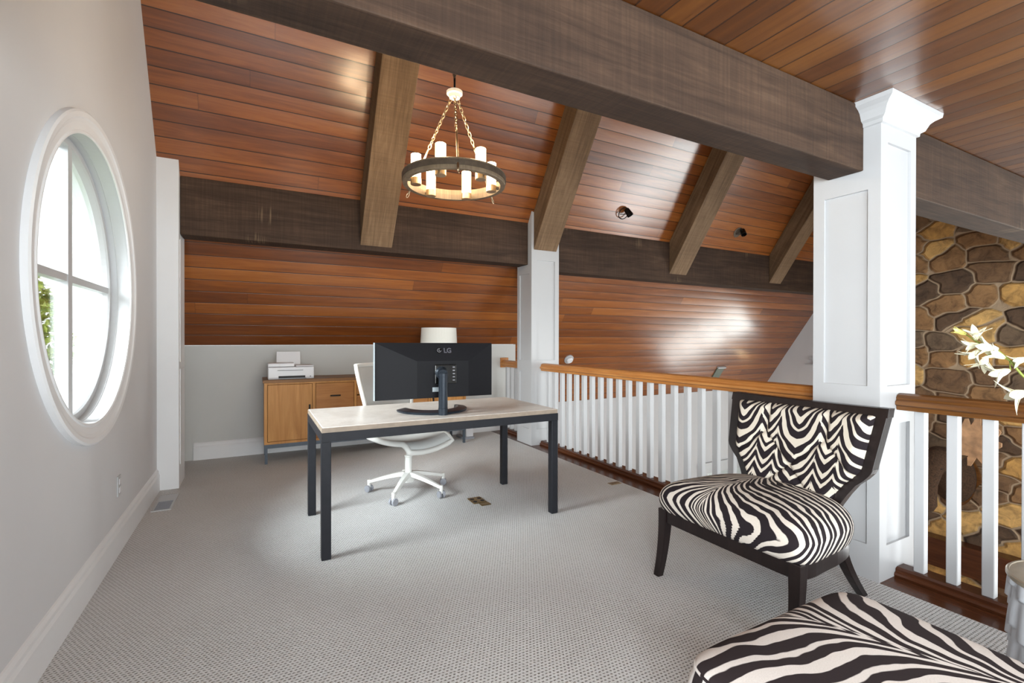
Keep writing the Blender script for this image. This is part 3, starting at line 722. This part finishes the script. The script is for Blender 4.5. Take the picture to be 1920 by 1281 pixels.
# side rail of the left end
# ------------------------------------------------------------------ printer
P_ = thing('printer', 'white inkjet printer on the left end of the credenza', 'printer', (.32, 5.53, .842))
pb = MB(); pb.prism([(-.15, .0), (-.158, .02), (-.158, .125), (.12, .125), (.12, 0)], -.215, .215, 0); pb.build('body', 'plastic', P_, bevel=.006)
MB().box(-.216, .03, -.15, .12, .128, .165).build('feeder_lid', 'plastic', P_, bevel=.008)
MB().box(.04, .214, -.15, .12, .128, .14).build('scanner_lid', 'plastic', P_, bevel=.004)
MB().box(-.13, .11, -.1635, -.1575, .09, .094).box(-.12, .13, -.163, -.157, .012, .035).build('paper_slot', 'dark', P_)
tt = MB().box(-.12, .14, -.166, -.1625, .006, .014); tt.build('output_tray', 'grey', P_)
MB().box(-.13, .1, -.004, .004, 0, .14, T(0, .07, .14) @ RX(-.2)).build('paper_tray', 'plastic', P_, bevel=.003)
MB().tube([(0, 0, 0), (0, -.003, 0)], .008, 14, mat=T(.18, -.158, .025)).build('power_button', 'grey', P_)

# ------------------------------------------------------------------ table lamp behind the monitor
tl = thing('table_lamp', 'table lamp with white drum shade showing above the monitor, on the credenza', 'lamp', (1.94, 5.46, .842))
MB().lathe([(.09, 0), (.09, .015), (.03, .03), (.05, .1), (.07, .18), (.05, .26), (.02, .3), (.012, .31), (.012, .36)], 0, 0, 28).build('base', 'plastic', tl, smooth=True)
sh = MB(); sh.add([(rr*math.cos(2*PI*k/40), rr*math.sin(2*PI*k/40), z) for rr, z in ((.222, .31), (.208, .55), (.205, .55), (.219, .31)) for k in range(40)],
    [(i*40+k, i*40+(k+1) % 40, ((i+1) % 4)*40+(k+1) % 40, ((i+1) % 4)*40+k) for i in range(4) for k in range(40)])
sh.build('lamp_shade', 'shade', tl)
MB().box(-.205, .205, -.002, .002, .53, .534).box(-.002, .002, -.205, .205, .53, .534).build('spider', 'nickel', tl)

# ------------------------------------------------------------------ small box by the credenza
t = thing('cable_box', 'small pale grey box on the floor beyond the right end of the credenza', 'box', (2.37, 5.62, 0))
MB().box(-.05, .05, -.1, .1, .03, .2).build('case', 'plastic', t, bevel=.004)
MB().box(-.1, .06, -.11, .11, 0, .03).build('foot', 'grey', t, bevel=.004)

# ------------------------------------------------------------------ vents, outlets
t = thing('floor_vent', 'white floor register beside the left baseboard', 'vent', (-.61, 4.45, 0))
fv = MB().box(-.062, .062, -.2, -.185, 0, .006).box(-.062, .062, .03, .2, 0, .006).box(-.062, -.047, -.185, .03, 0, .006).box(.047, .062, -.185, .03, 0, .006)
fv.build('frame', 'white', t)
lv = MB()
for k in range(12): lv.box(-.047, .047, -.18+k*.0175, -.172+k*.0175, .001, .005)
lv.build('louvres', 'grey', t); MB().box(-.047, .047, -.185, .03, .0002, .001).build('duct_opening', 'dark', t)
t = thing('floor_outlet', 'antique brass floor outlet plate in the carpet under the desk', 'outlet', (1.51, 3.34, 0), 0)
MB().box(-.055, .055, -.035, .1, 0, .006).build('cover_plate', 'brass', t, bevel=.002, seg=1)
MB().box(-.02, .06, -.1, -.045, 0, .005).build('hinged_flap', 'brass', t, bevel=.002, seg=1)
for a in (-.03, .03):
    for b_ in (.0, .06): MB().lathe([(.016, .0062), (.016, .008)], a, b_, 14).build('socket', 'dark', t)
t = thing('floor_vent', 'small tan floor register near the railing', 'vent', (2.745, 3.21, 0))
MB().box(-.055, .055, -.03, .03, 0, .005).build('frame', 'tan', t, bevel=.002, seg=1)
MB().box(-.045, .045, -.018, -.012, .005, .006).box(-.045, .045, -.003, .003, .005, .006).box(-.045, .045, .012, .018, .005, .006).build('slots', 'fur2', t)
t = thing('wall_outlet', 'white electrical outlet on the left wall above the baseboard', 'outlet', (LX, 3.59, .38))
MB().box(0, .006, -.037, .037, -.06, .06).build('cover_plate', 'white', t, bevel=.002, seg=1)
MB().box(.006, .009, -.016, .016, .008, .042).box(.006, .009, -.016, .016, -.042, -.008).build('socket', 'plastic', t, bevel=.001, seg=1)

# things fixed to the roof slope: frame with z pointing into the room
RB = Matrix(((1, 0, 0), (0, -math.cos(ANG), -math.sin(ANG)), (0, math.sin(ANG), -math.cos(ANG)))).to_4x4()
def onroof(x, y): m = RB.copy(); m.translation = (x, y, rz(y)); return m
t = thing('smoke_detector', 'round white smoke detector on the wood slope above the railing end', 'detector'); t.matrix_world = onroof(4.24, 6.03)
MB().lathe([(.078, 0), (.078, .02), (.07, .028)], 0, 0, 32).build('base', 'white', t, bevel=.003)
MB().lathe([(.05, .028), (.05, .05), (.035, .058)], 0, 0, 32).build('sensor_housing', 'plastic', t, bevel=.003)
t = thing('ceiling_vent', 'grey-green rectangular vent panel with white top edge in the lower wood slope', 'vent'); t.matrix_world = onroof(7.93, 6.26)
MB().box(-.1, .1, -.17, .13, 0, .02).build('panel', 'ventgreen', t)
MB().box(-.11, .11, .13, .16, 0, .04).build('top_edge', 'white', t)
for (x, y, lab, tw) in ((4.17, 4.735, 'black wire gimbal spotlight on the wood slope between the second and third rafters', .3), (6.45, 4.74, 'black gimbal spotlight on the wood slope between the third and fourth rafters', -.3)):
    t = thing('spotlight', lab, 'spotlight', group='spotlights on the wood slope'); t.matrix_world = onroof(x, y)
    MB().lathe([(.075, 0), (.08, .006), (.06, .01)], 0, 0, 28).build('bezel', 'bronze', t) if tw < 0 else MB().tube([(.075*math.cos(a*PI/14), .075*math.sin(a*PI/14), .03) for a in range(28)], .006, 8, closed=True).build('ring', 'blackmetal', t)
    m = T(.04, .03, .06) @ RX(.5) @ RY(tw)
    MB().lathe([(.03, -.05), (.034, -.04), (.042, .05), (.038, .05), (.03, .0)], 0, 0, 20, m).build('lamp_head', 'blackmetal', t)
    MB().tube([(-.06, -.02, .03), (0, 0, .07), (.03, .02, .07)], .005, 8).tube([(.0, .06, .03), (.02, .05, .06), (.03, .03, .07)], .005, 8).build('bracket', 'blackmetal', t)

# ------------------------------------------------------------------ chandelier
ch = thing('chandelier', 'round wheel chandelier with six lit frosted glass cylinders hanging from a chain', 'chandelier', (1.205, 3.076, 2.345))
R0 = .352
MB().add([(rr*math.cos(2*PI*k/80), rr*math.sin(2*PI*k/80), z) for rr, z in ((R0-.035, -.036), (R0-.004, -.036), (R0-.002, -.032), (R0, .03), (R0-.006, .036), (R0-.035, .036), (R0-.038, .0)) for k in range(80)],
    [(i*80+k, i*80+(k+1) % 80, ((i+1) % 7)*80+(k+1) % 80, ((i+1) % 7)*80+k) for i in range(7) for k in range(80)]).build('ring', m_timber('weathered_wheel', [(.25, lin(74, 62, 50)), (.5, lin(112, 96, 78)), (.8, lin(150, 132, 108))], 2, .5, 1, 0), ch)
MB().add([(rr*math.cos(2*PI*k/80), rr*math.sin(2*PI*k/80), z) for rr, z in ((R0+.003, -.012), (R0+.003, .022), (R0-.001, .022), (R0-.001, -.012)) for k in range(80)],
    [(i*80+k, i*80+(k+1) % 80, ((i+1) % 4)*80+(k+1) % 80, ((i+1) % 4)*80+k) for i in range(4) for k in range(80)]).build('outer_band', 'bronze', ch)
def link(m, p, d, L, w_, rad, tw):
    """one chain link centred at p along unit d"""
    d = Vector(d).normalized(); a = d.orthogonal().normalized(); a = Matrix.Rotation(tw, 3, d) @ a
    pts = []
    for k in range(12):
        th = 2*PI*k/12; pts.append(Vector(p)+d*(L/2*math.sin(th)+(.25*L if math.sin(th) > .1 else (-.25*L if math.sin(th) < -.1 else 0))*.3)+a*w_*math.cos(th))
    m.tube(pts, rad, 6, closed=True)
for k in range(6):
    a = math.radians(49+k*60); rr = .262; cx, cy = rr*math.cos(a), rr*math.sin(a)
    s_ = MB().lathe([(.034, -.052), (.036, -.05), (.036, -.008), (.034, -.006)], cx, cy, 24); so = s_.build('candle_cup', 'nickel', ch)
    MB().lathe([(.033, -.006), (.0335, .15), (.031, .152)], cx, cy, 24).build('glass_cylinder', 'bulb', so)
    MB().tube([(cx*1.1, cy*1.1, -.02), (cx*1.24, cy*1.24, -.02)], .011, 10).build('bracket', 'bronze', so)
    l = bpy.data.lights.new('candle_glow', 'POINT'); l.energy = 4.5; l.color = (1, .74, .45); l.shadow_soft_size = .035
    lo = bpy.data.objects.new('candle_glow', l); C.objects.link(lo); lo.parent = ch; lo.location = (cx, cy, .19)
hubz = .60
for a in (math.radians(20), math.radians(130), math.radians(252)):
    p0 = Vector((R0*.99*math.cos(a), R0*.99*math.sin(a), .0)); top = Vector((.028*math.cos(a), .028*math.sin(a), hubz-.03))
    dd = (top-p0); mid = p0+dd*.45
    rod = MB().tube([p0-dd*.08, mid], .0065, 8); link(rod, mid+dd.normalized()*.012, dd, .034, .017, .004, 0); link(rod, p0-dd*.1, dd, .03, .014, .003, 0); rod.build('rod', 'nickel', ch)
    cm = MB(); n = 12; s0 = mid+dd.normalized()*.03; L = (top-s0).length/n
    for k in range(n): link(cm, s0+(top-s0)*((k+.5)/n), dd, L*1.25, .0095, .003, (k % 2)*PI/2)
    cm.build('chain', 'nickel', ch)
MB().lathe([(.02, hubz-.035), (.036, hubz-.03), (.04, hubz-.008), (.054, hubz-.004), (.055, hubz+.014), (.046, hubz+.02), (.015, hubz+.024)], 0, 0, 32).build('hub', 'shade', ch, smooth=False)
lm = MB(); link(lm, (0, 0, hubz+.06), (0, 0, 1), .07, .022, .007, 0.4); lm.build('hook', 'blackmetal', ch)
cm = MB(); ztop = rz(3.2)-2.345; n = int((ztop-hubz-.1)/.04)
for k in range(n): link(cm, (0, 0, hubz+.105+k*.04), (0, 0, 1), .05, .012, .0035, (k % 2)*PI/2)
cm.build('chain', 'bronze', ch)
MB().lathe([(.02, ztop-.05), (.05, ztop-.03), (.065, ztop-.01), (.065, ztop-.001)], 0, 0, 32).build('canopy', 'bronze', ch)

# ------------------------------------------------------------------ zebra slipper chair (front faces -X)
zc = thing('slipper_chair', 'armless zebra print slipper chair with tufted back and dark wood frame beside the crowned column', 'chair', (2.2, 1.49, 0))
cx_, cy_ = 2.2, 1.49
def L3(x, y, z): return (x-cx_, y-cy_, z)
# seat outline: t around; width .74 front, narrowing toward the back
def seat_outline(th, grow=0.0):
    c_, s_ = math.cos(th), math.sin(th)
    n_ = 12.0 if c_ < 0 else 3.4
    e = lambda q, m: math.copysign(abs(q)**(2/m), q)
    x = e(c_, n_)*(.285+grow); y = e(s_, n_)*(.372+grow)
    y *= 1-.10*max(0, (x+.1))/.3
    return (x, y)
SX, SY = 2.195-cx_, 1.492-cy_
seat = MB(); NS, NR = 96, 22; vs = []; 
prof = []
for j in range(NR):
    q = j/(NR-1)
    prof.append(q)
def seat_pt(th, q):
    # q 0 bottom edge .. .35 side .. 1 centre
    if q < .3:
        s_ = q/.3; g = .012+.012*math.sin(s_*PI*.75); z = .347+.082*s_; x, y = seat_outline(th, g)
    else:
        s_ = (q-.3)/.7; x, y = seat_outline(th, .018); k = math.cos(s_*PI/2)**.5 if s_ < 1 else 0
        x *= k; y *= k; z = .429+.098*math.sin(min(1, s_)*PI/2)**1.15
    return (x+SX, y+SY, z)
vs = [seat_pt(2*PI*k/NS, j/(NR-1)) for j in range(NR) for k in range(NS)]
fs = [(j*NS+k, j*NS+(k+1) % NS, (j+1)*NS+(k+1) % NS, (j+1)*NS+k) for j in range(NR-1) for k in range(NS)]+[tuple(range(NS-1, -1, -1))]
def uvseat(co): 
    drop = max(0, .43-co.z)*.9
    uu = co.y-.09; 
    return (uu+(drop if co.y > 0 else -drop), co.x*1.15+.25*uu+drop*.4)
seat.add(vs, fs).build('seat_cushion', 'zebra', zc, smooth=True, uv=uvseat)
# seat rails
def ring_rail(g0, g1, z0, z1, name, mat, parent, NS=96):
    vs = []
    for (g, z) in ((g0, z0), (g1, z0), (g1, z1), (g0, z1)):
        for k in range(NS): x, y = seat_outline(2*PI*k/NS, g); vs.append((x+SX, y+SY, z))
    fs = [(i*NS+k, i*NS+(k+1) % NS, ((i+1) % 4)*NS+(k+1) % NS, ((i+1) % 4)*NS+k) for i in range(4) for k in range(NS)]
    return MB().add(vs, fs).build(name, mat, parent)
ring_rail(-.02, .006, .285, .347, 'seat_rail', 'dkwood', zc)
def leg(pts, secs, parent, name='leg'):
    vs = []
    for (x, y, z), (a, b_) in zip(pts, secs): vs += [(x-a, y-b_, z), (x+a, y-b_, z), (x+a, y+b_, z), (x-a, y+b_, z)]
    n = len(pts); fs = [(i*4+j, i*4+(j+1) % 4, (i+1)*4+(j+1) % 4, (i+1)*4+j) for i in range(n-1) for j in range(4)]+[(3, 2, 1, 0), tuple((n-1)*4+j for j in range(4))]
    return MB().add(vs, fs).build(name, 'dkwood', parent, bevel=.003)
for s_ in (-1, 1):
    yb_ = SY+s_*.352; xf = SX-.268
    pts = []; secs = []
    for k in range(9):
        q = k/8; z = .35*(1-q); pts.append((xf-.045*q**2.2, yb_+s_*.006*q, z)); secs.append((.026-.008*q, .027-.009*q))
    leg(pts, secs, zc)
    pts = []; secs = []
    for k in range(9):
        q = k/8; z = .32*(1-q); pts.append((2.42-cx_+.2*q**1.5, SY+s_*(.25+.01*q), z)); secs.append((.026-.006*q, .024-.007*q))
    leg(pts, secs, zc)
# back: plane leaning; param z -> x
def backx(z): return 2.40-cx_+(z-.40)*.30
def bow(y): return .035*(1-(y/.4)**2)      # curved back, centre further back
bk_out = [(.40, .232), (.46, .25), (.52, .28), (.57, .31), (.605, .345), (.635, .368), (.655, .375), (.935, .405)]   # z, halfwidth
def bpt(y, z, off=0): return Vector((backx(z)+bow(y)+off, SY+y+.005, z))
frm = MB()
for s_ in (-1, 1):
    vs = []
    pts_ = bk_out
    for i, (z, w_) in enumerate(pts_):
        wi = w_-.052
        vs += [bpt(s_*w_, z, -.012), bpt(s_*w_, z, .042), bpt(s_*wi, z, .042), bpt(s_*wi, z, -.012)]
    n = len(pts_); frm.add(vs, [(i*4+j, i*4+(j+1) % 4, (i+1)*4+(j+1) % 4, (i+1)*4+j) for i in range(n-1) for j in range(4)]+[(3, 2, 1, 0), tuple((n-1)*4+j for j in range(4))])
def crest(zlo, zhi, half, sag):
    vs = []; n = 25
    for i in range(n):
        y = -half+2*half*i/(n-1); dz = -sag*(1-(y/half)**2)
        vs += [bpt(y, zlo+dz, -.012), bpt(y, zlo+dz, .042), bpt(y, zhi+dz, .042), bpt(y, zhi+dz, -.012)]
    frm.add(vs, [(i*4+j, i*4+(j+1) % 4, (i+1)*4+(j+1) % 4, (i+1)*4+j) for i in range(n-1) for j in range(4)]+[(3, 2, 1, 0), tuple((n-1)*4+j for j in range(4))])
crest(.893, .936, .405, .008); crest(.40, .43, .2, 0)
frm.build('back_frame', 'dkwood', zc, bevel=.002, seg=1)
def hw_at(z):
    for (z0, w0), (z1, w1) in zip(bk_out, bk_out[1:]):
        if z0 <= z <= z1: return w0+(w1-w0)*(z-z0)/(z1-z0)
    return bk_out[-1][1]
def tuft(y, z):
    # vertical pleats at the top, diamond tufts below
    cw, chh = .155, .15; z0 = .60
    a = y/cw; b_ = (z-z0)/chh
    if z > .75: b_ = 1.0; 
    p = abs(((a+b_+1.0) % 2)-1); q = abs(((a-b_+1.0) % 2)-1)
    if z > .75:
        q = p = abs(((a+1.0+1.0) % 2)-1) if True else p
    def g(t_): return min(1, t_/.16)**.6
    return .022*g(p)*g(q)
nu, nv = 97, 73
def upf(uu, vv):
    z = .42+vv*(.895-.42); w_ = hw_at(z)-.046; y = (2*uu-1)*w_
    ed = min(1, min(uu, 1-uu)*14, min(vv+.05, 1-vv)*18); ed = math.sin(ed*PI/2)
    return tuple(bpt(y, z, -.002-.03*ed-tuft(y, z)*ed*1.2))
MB().grid(upf, nu, nv).build('back_cushion', 'zebraback', zc, smooth=True, solid=.004, uv=lambda co: (abs(((co.y+.02)/.155) % 2-1)*.155-.05, co.z))
bt = MB()
for a in range(-2, 3):
    for z in (.60, .75):
        aa = a if z == .60 else a+1
        yy_ = .155*(a if z == .60 else a)
        if (round((z-.6)/.15)+a) % 2 == 0: continue
        if abs(yy_) < hw_at(z)-.08: p = bpt(yy_, z, -.036); bt.lathe([(.010, -.003), (.008, .003)], 0, 0, 12, T(*p) @ RY(-PI/2))
bt.build('tufting_button', 'zebraback', zc)
bk = MB().grid(lambda a, b_: tuple(bpt((2*a-1)*(hw_at(.42+b_*.475)-.046), .42+b_*.475, .026)), 25, 25); bk.build('back_panel', 'dkwood', zc, smooth=True)

# ------------------------------------------------------------------ ottoman
OX0, OX1, OY0, OY1 = .955, 1.705, .12, .862
ot = thing('ottoman', 'large zebra print ottoman in the near right corner, in front of the slipper chair', 'ottoman', ((OX0+OX1)/2, (OY0+OY1)/2, 0))
ow, oh = (OX1-OX0)/2, (OY1-OY0)/2
def ott_pt(th, q):
    c_, s_ = math.cos(th), math.sin(th); e = lambda v_, m: math.copysign(abs(v_)**(2/m), v_)
    x, y = e(c_, 10), e(s_, 10)
    if q < .35: s2 = q/.35; g = .0+.014*math.sin(s2*PI); z = .30+.125*s2; return (x*(ow+g), y*(oh+g), z)
    s2 = (q-.35)/.65; k = math.cos(s2*PI/2)**.5 if s2 < 1 else 0
    return (x*ow*k, y*oh*k, .425+.038*math.sin(min(1, s2)*PI/2)**.8)
NS, NR = 112, 26
MB().add([ott_pt(2*PI*k/NS, j/(NR-1)) for j in range(NR) for k in range(NS)],
    [(j*NS+k, j*NS+(k+1) % NS, (j+1)*NS+(k+1) % NS, (j+1)*NS+k) for j in range(NR-1) for k in range(NS)]+[tuple(range(NS-1, -1, -1))]).build('cushion', 'zebraott', ot, smooth=True,
    uv=lambda co: ((co.x-.04)*.89+(co.y-.33)*.34, (co.x-.04)*.34-(co.y-.33)*.89))
MB().tube([ott_pt(2*PI*k/NS, .35) for k in range(NS)], .004, 8, closed=True).build('piping', 'zebraott', ot, smooth=True, uv=lambda co: (co.x, co.y))
MB().box(-ow+.012, ow-.012, -oh+.012, oh-.01, .24, .302).build('base_rail', 'dkwood', ot, bevel=.004)
for sx in (-1, 1):
    for sy in (-1, 1): leg([(sx*(ow-.04), sy*(oh-.04), .24), (sx*(ow-.035), sy*(oh-.035), .12), (sx*(ow-.02), sy*(oh-.02), 0)], [(.028, .028), (.024, .024), (.018, .018)], ot)

# ------------------------------------------------------------------ silver drum stool
dr = thing('drum_table', 'faceted silver drum side table at the right edge beside the near railing', 'side table', (2.30, .44, 0))
ND = 144; NZ = 60; RD = .185
def drumpt(k, j):
    th = 2*PI*k/ND; z = .47*j/(NZ-1)
    cols_ = 22; c = th/(2*PI)*cols_; i = math.floor(c); fr_ = c-i
    rowh = .13; off = (i % 2)*.5*1.0; zz = (z/rowh+off+ .15*math.sin(i*2.1)); fz = zz-math.floor(zz)
    arch = abs(fr_-.5)*2
    d_ = .014*(1-arch**2)*max(0, 1-fz*1.15+.15*(1-arch))**.7 if True else 0
    return ((RD-.006+d_)*math.cos(th), (RD-.006+d_)*math.sin(th), z)
MB().add([drumpt(k, j) for j in range(NZ) for k in range(ND)], [(j*ND+k, j*ND+(k+1) % ND, (j+1)*ND+(k+1) % ND, (j+1)*ND+k) for j in range(NZ-1) for k in range(ND)]).build('body', 'silver', dr, smooth=True)
MB().lathe([(.19, .462), (.192, .466), (.192, .476), (.188, .48), (.183, .48), (.182, .477), (.0, .477)], 0, 0, 72).build('top', 'goldtop', dr)

# ------------------------------------------------------------------ vase and flowers standing on the drum
va = thing('vase', 'white vase on the silver drum, holding the ivory lilies', 'vase', (2.335, .36, .4775))
MB().add([(rr*math.cos(2*PI*k/32), rr*math.sin(2*PI*k/32), z) for rr, z in ((.0, 0), (.045, 0), (.05, .02), (.07, .12), (.06, .22), (.03, .3), (.035, .33), (.03, .33), (.025, .3), (.05, .2), (.03, .05), (0, .03)) for k in range(32)],
    [(i*32+k, i*32+(k+1) % 32, (i+1)*32+(k+1) % 32, (i+1)*32+k) for i in range(11) for k in range(32)]).build('body', 'plastic', va, smooth=True)
def pix(px, py, xp):
    dd = f*F+r2*(px-960)-u2*(py-640.5); t_ = xp/dd.x; return Vector((0, 0, 1.25))+dd*t_
fl = thing('flower_stem', 'ivory lily spray arching in from the right edge above the near handrail', 'flowers', (2.335, .36, .80))
base_ = Vector((2.335, .36, .80))
pl_ = lambda p: p-base_
A = [Vector((2.335, .36, .58)), Vector((2.34, .37, .80)), Vector((2.33, .43, .98)), pix(1935, 720, 2.33), pix(1915, 702, 2.32), pix(1893, 676, 2.31), pix(1872, 658, 2.3), pix(1850, 650, 2.3), pix(1830, 640, 2.3), pix(1812, 628, 2.3)]
MB().tube([pl_(p) for p in A], [.004]*5+[.0035, .003, .003, .0025, .002], 8).build('stem', 'stem', fl, smooth=True)
def petal(m, p, d, side, L, w_, curl):
    d = d.normalized(); side = (side-d*side.dot(d)).normalized(); nn = d.cross(side)
    nu_, nv_ = 9, 5; vs = []
    for i in range(nu_):
        q = i/(nu_-1); ww = w_*math.sin(PI*min(1, q*.93+.07))**.8
        out = side*(L*(.16*q+curl*q*q)); ctr = p+d*L*(q-.3*curl*q*q)+out
        for j in range(nv_):
            s_ = (j/(nv_-1)-.5)*2; vs.append(ctr+nn*ww*s_-side*ww*.35*(s_*s_)*(1-q*.5))
    m.add(vs, [(i*nv_+j, i*nv_+j+1, (i+1)*nv_+j+1, (i+1)*nv_+j) for i in range(nu_-1) for j in range(nv_-1)])
def bloom(px, py, xp, dirpx, L, n=6, curl=.55, mat='petal', w_=.011):
    p = pl_(pix(px, py, xp)); q = pl_(pix(px+dirpx[0], py+dirpx[1], xp)); d_ = (q-p).normalized()+Vector((-.35, 0, 0)); d_.normalize()
    m = MB(); a = d_.orthogonal()
    for k in range(n): petal(m, p, d_, Matrix.Rotation(2*PI*k/n+px*.1, 3, d_) @ a, L*(1 if k % 2 else .85), w_, curl)
    o = m.build('blossom', mat, fl, smooth=True, solid=.0008)
    # short stalk back to the main stem
    near = min([pl_(s) for s in A], key=lambda s: (s-p).length)
    MB().tube([near, (near+p)/2, p, p+d_*L*.2], [.0015, .0015, .003, .004], 6).build('stalk', 'stem', o, smooth=True)
bloom(1812, 627, 2.3, (-12, -5), .045, 6, .15, 'petalg', .008)
bloom(1830, 638, 2.3, (2, -20), .06, 6, .6)
bloom(1836, 646, 2.29, (-15, 2), .055, 6, .5)
bloom(1838, 655, 2.28, (-12, 12), .065, 6, .6)
bloom(1872, 655, 2.29, (-18, -3), .075, 6, .55, w_=.014)
bloom(1850, 668, 2.28, (-4, 16), .065, 6, .6)
bloom(1885, 672, 2.3, (-14, -6), .062, 6, .4)
bloom(1894, 694, 2.28, (-16, 5), .07, 6, .5, w_=.014)
bloom(1925, 735, 2.27, (-14, 4), .075, 6, .8, w_=.016)
bloom(1926, 672, 2.31, (-14, 4), .05, 6, .4)

# ------------------------------------------------------------------ stone chimney, mantel, trophy
SXX = 9.2
chm = MB().prism([(1.4, ZF), (4.2, ZF), (4.2, rz(4.2)-.01), (3.2, rz(3.2)-.01), (1.53, rz(3.2)-.01), (1.53, ZC-.01), (1.4, ZC-.01)], SXX, GX-.001)
struct(chm.build('wall_stone', 'stone'))
t = MB().box(-.12, .12, -1.35, 1.35, -.21, .21).build('mantel', 'cherry', bevel=.012); t.location = (SXX-.122, 2.8, -1.93)
tag(t, 'thick dark cherry beam mantel across the stone wall, seen between the near balusters', 'mantel')

mt = thing('moose_trophy', 'mounted dark brown moose head with broad tan antlers on the stone wall', 'trophy', (SXX-.006, 3.1, -.55))
def blob(m, rings, seg=28):
    """rings: (centre, ry, rz-like radii, direction) along a path"""
    vs = []
    for (c, ra, rb, tiltv) in rings:
        d_ = Vector(tiltv).normalized(); a = Vector((0, 1, 0)); b_ = d_.cross(a).normalized()
        for k in range(seg): th = 2*PI*k/seg; vs.append(Vector(c)+a*ra*math.cos(th)+b_*rb*math.sin(th))
    n = len(rings); m.add(vs, [(i*seg+k, i*seg+(k+1) % seg, (i+1)*seg+(k+1) % seg, (i+1)*seg+k) for i in range(n-1) for k in range(seg)]+[tuple(range(seg-1, -1, -1)), tuple((n-1)*seg+k for k in range(seg))])
hd = MB(); blob(hd, [((0, 0, -.22), .25, .40, (-1, 0, 0)), ((-.12, 0, -.2), .26, .39, (-1, 0, .05)), ((-.3, .02, -.06), .20, .29, (-1, 0, .2)), ((-.45, .03, .06), .17, .2, (-1, 0, 0)), ((-.56, .04, .05), .16, .17, (-.8, 0, -.6)),
    ((-.64, .05, -.08), .125, .13, (-.5, 0, -.85)), ((-.70, .055, -.25), .10, .11, (-.3, 0, -.95)), ((-.74, .06, -.42), .11, .12, (-.2, 0, -1)), ((-.76, .06, -.54), .12, .125, (-.05, 0, -1)), ((-.75, .06, -.62), .08, .08, (.1, 0, -1)), ((-.745, .06, -.645), .02, .02, (.1, 0, -1))])
hd.build('head', 'fur', mt, smooth=True)
for s_ in (-1, 1):
    m = MB(); c0 = Vector((-.5, .04+s_*.14, .14)); tip = c0+Vector((-.03, s_*.22, .06))
    m.grid(lambda a, b_: tuple(c0+(tip-c0)*a+Vector((0, 0, (b_-.5)*.13*math.sin(PI*min(1, a*.9+.1))))+Vector((-.03*math.sin(b_*PI), 0, 0))), 8, 6)
    m.build('ear', 'fur2', mt, smooth=True, solid=.012)
    ey = MB().lathe([(.001, -.012), (.012, -.006), (.014, 0), (.012, .008), (.001, .012)], 0, 0, 12, T(-.66, .055+s_*.125, -.02)); ey.build('eye', 'logo', mt, smooth=True)
    # palmate antler: beam, palm plate and tines
    an = MB(); b0 = Vector((-.48, .04+s_*.09, .18)); b1 = b0+Vector((-.03, s_*.17, .03)); 
    an.tube([b0, (b0+b1)/2+Vector((0, 0, -.01)), b1], [.028, .026, .034], 12)
    out = [(0, -.03), (.0, .12), (-.08, .26), (-.05, .36), (.0, .40), (.04, .36), (.08, .50), (.12, .51), (.15, .42), (.21, .55), (.25, .55), (.26, .43), (.34, .52), (.38, .50), (.36, .38), (.44, .42), (.47, .38), (.42, .26), (.48, .24), (.48, .19), (.40, .12), (.3, .06), (.34, -.08), (.31, -.12), (.22, -.01), (.16, -.14), (.12, -.14), (.12, -.02)]
    vs = []
    for off in (-.011, .011):
        for (a, b_) in out: vs.append(b1+Vector((-.02+off-.25*a*a+.12*b_*b_, s_*(a-.03), b_)))
    n = len(out); an.add(vs, [tuple(range(n)), tuple(range(2*n-1, n-1, -1))]+[(i, (i+1) % n, (i+1) % n+n, i+n) for i in range(n)])
    an.build('antler', 'antler', mt, bevel=.004, seg=1)
MB().prism([(.3*math.cos(a)*(1 if math.sin(a) > 0 else .8), -.25+.42*math.sin(a)) for a in [2*PI*k/24 for k in range(24)]], -.03, -.001, 0).build('shield', 'oakshade', mt)
nb = MB(); 
for s_ in (-1, 1): nb.lathe([(.014, 0), (.01, .003)], 0, 0, 10, T(-.873, .06+s_*.05, -.53) @ RY(-PI/2))
nb.build('nostril', 'logo', mt)

# ------------------------------------------------------------------ great-room details
def lowwin(name, x0, x1, z0, z1):
    o = window(name, 0, x0, x1, z0, z1, YL-.02, 2, 1, .09)
    m = MB().box(x0-.1, x1+.1, YL-.055, YL-.001, z1, z1+.12).box(x0-.1, x0, YL-.045, YL-.001, z0-.1, z1).box(x1, x1+.1, YL-.045, YL-.001, z0-.1, z1)
    m.build('window_casing', 'white', o)
    t_ = NT('garden_view_glass'); v, x, y, z = t_.xyz(); nn = t_.noise(v, 5, 5, .7)
    return o
lowwin('window_5', 7.82, 9.45, -2.6, -1.32)
# planting seen in that window stands outside it
def bush(name, label, loc, R, H, n, seed):
    blob_tree(name, label, loc, R, H, n, seed)
t = thing('wall_sconce', 'lit candle-bulb wall sconce glowing under the handrail on the far gable wall', 'light', (GX, 5.66, .04))
MB().box(-.015, -.001, -.05, .05, -.12, .08).build('back_plate', 'nickel', t)
MB().tube([(-.01, 0, -.08), (-.07, 0, -.1), (-.1, 0, -.05)], .008, 8).build('arm', 'nickel', t)
MB().lathe([(.012, -.05), (.014, -.03), (.022, 0), (.018, .03), (.004, .06)], -.1, 0, 14).build('bulb', 'bulb2', t, smooth=True)
t = thing('wall_shelf', 'white two-tier wall bracket just peeking out left of the crowned column', 'shelf', (GX, 5.46, .8))
MB().box(-.14, -.001, -.1, .09, -.04, -.015).build('lower_tier', 'white', t)
MB().box(-.08, -.001, -.1, .05, .06, .12).build('upper_tier', 'white', t)
MB().box(-.03, -.001, -.08, .0, -.015, .06).build('bracket', 'white', t)
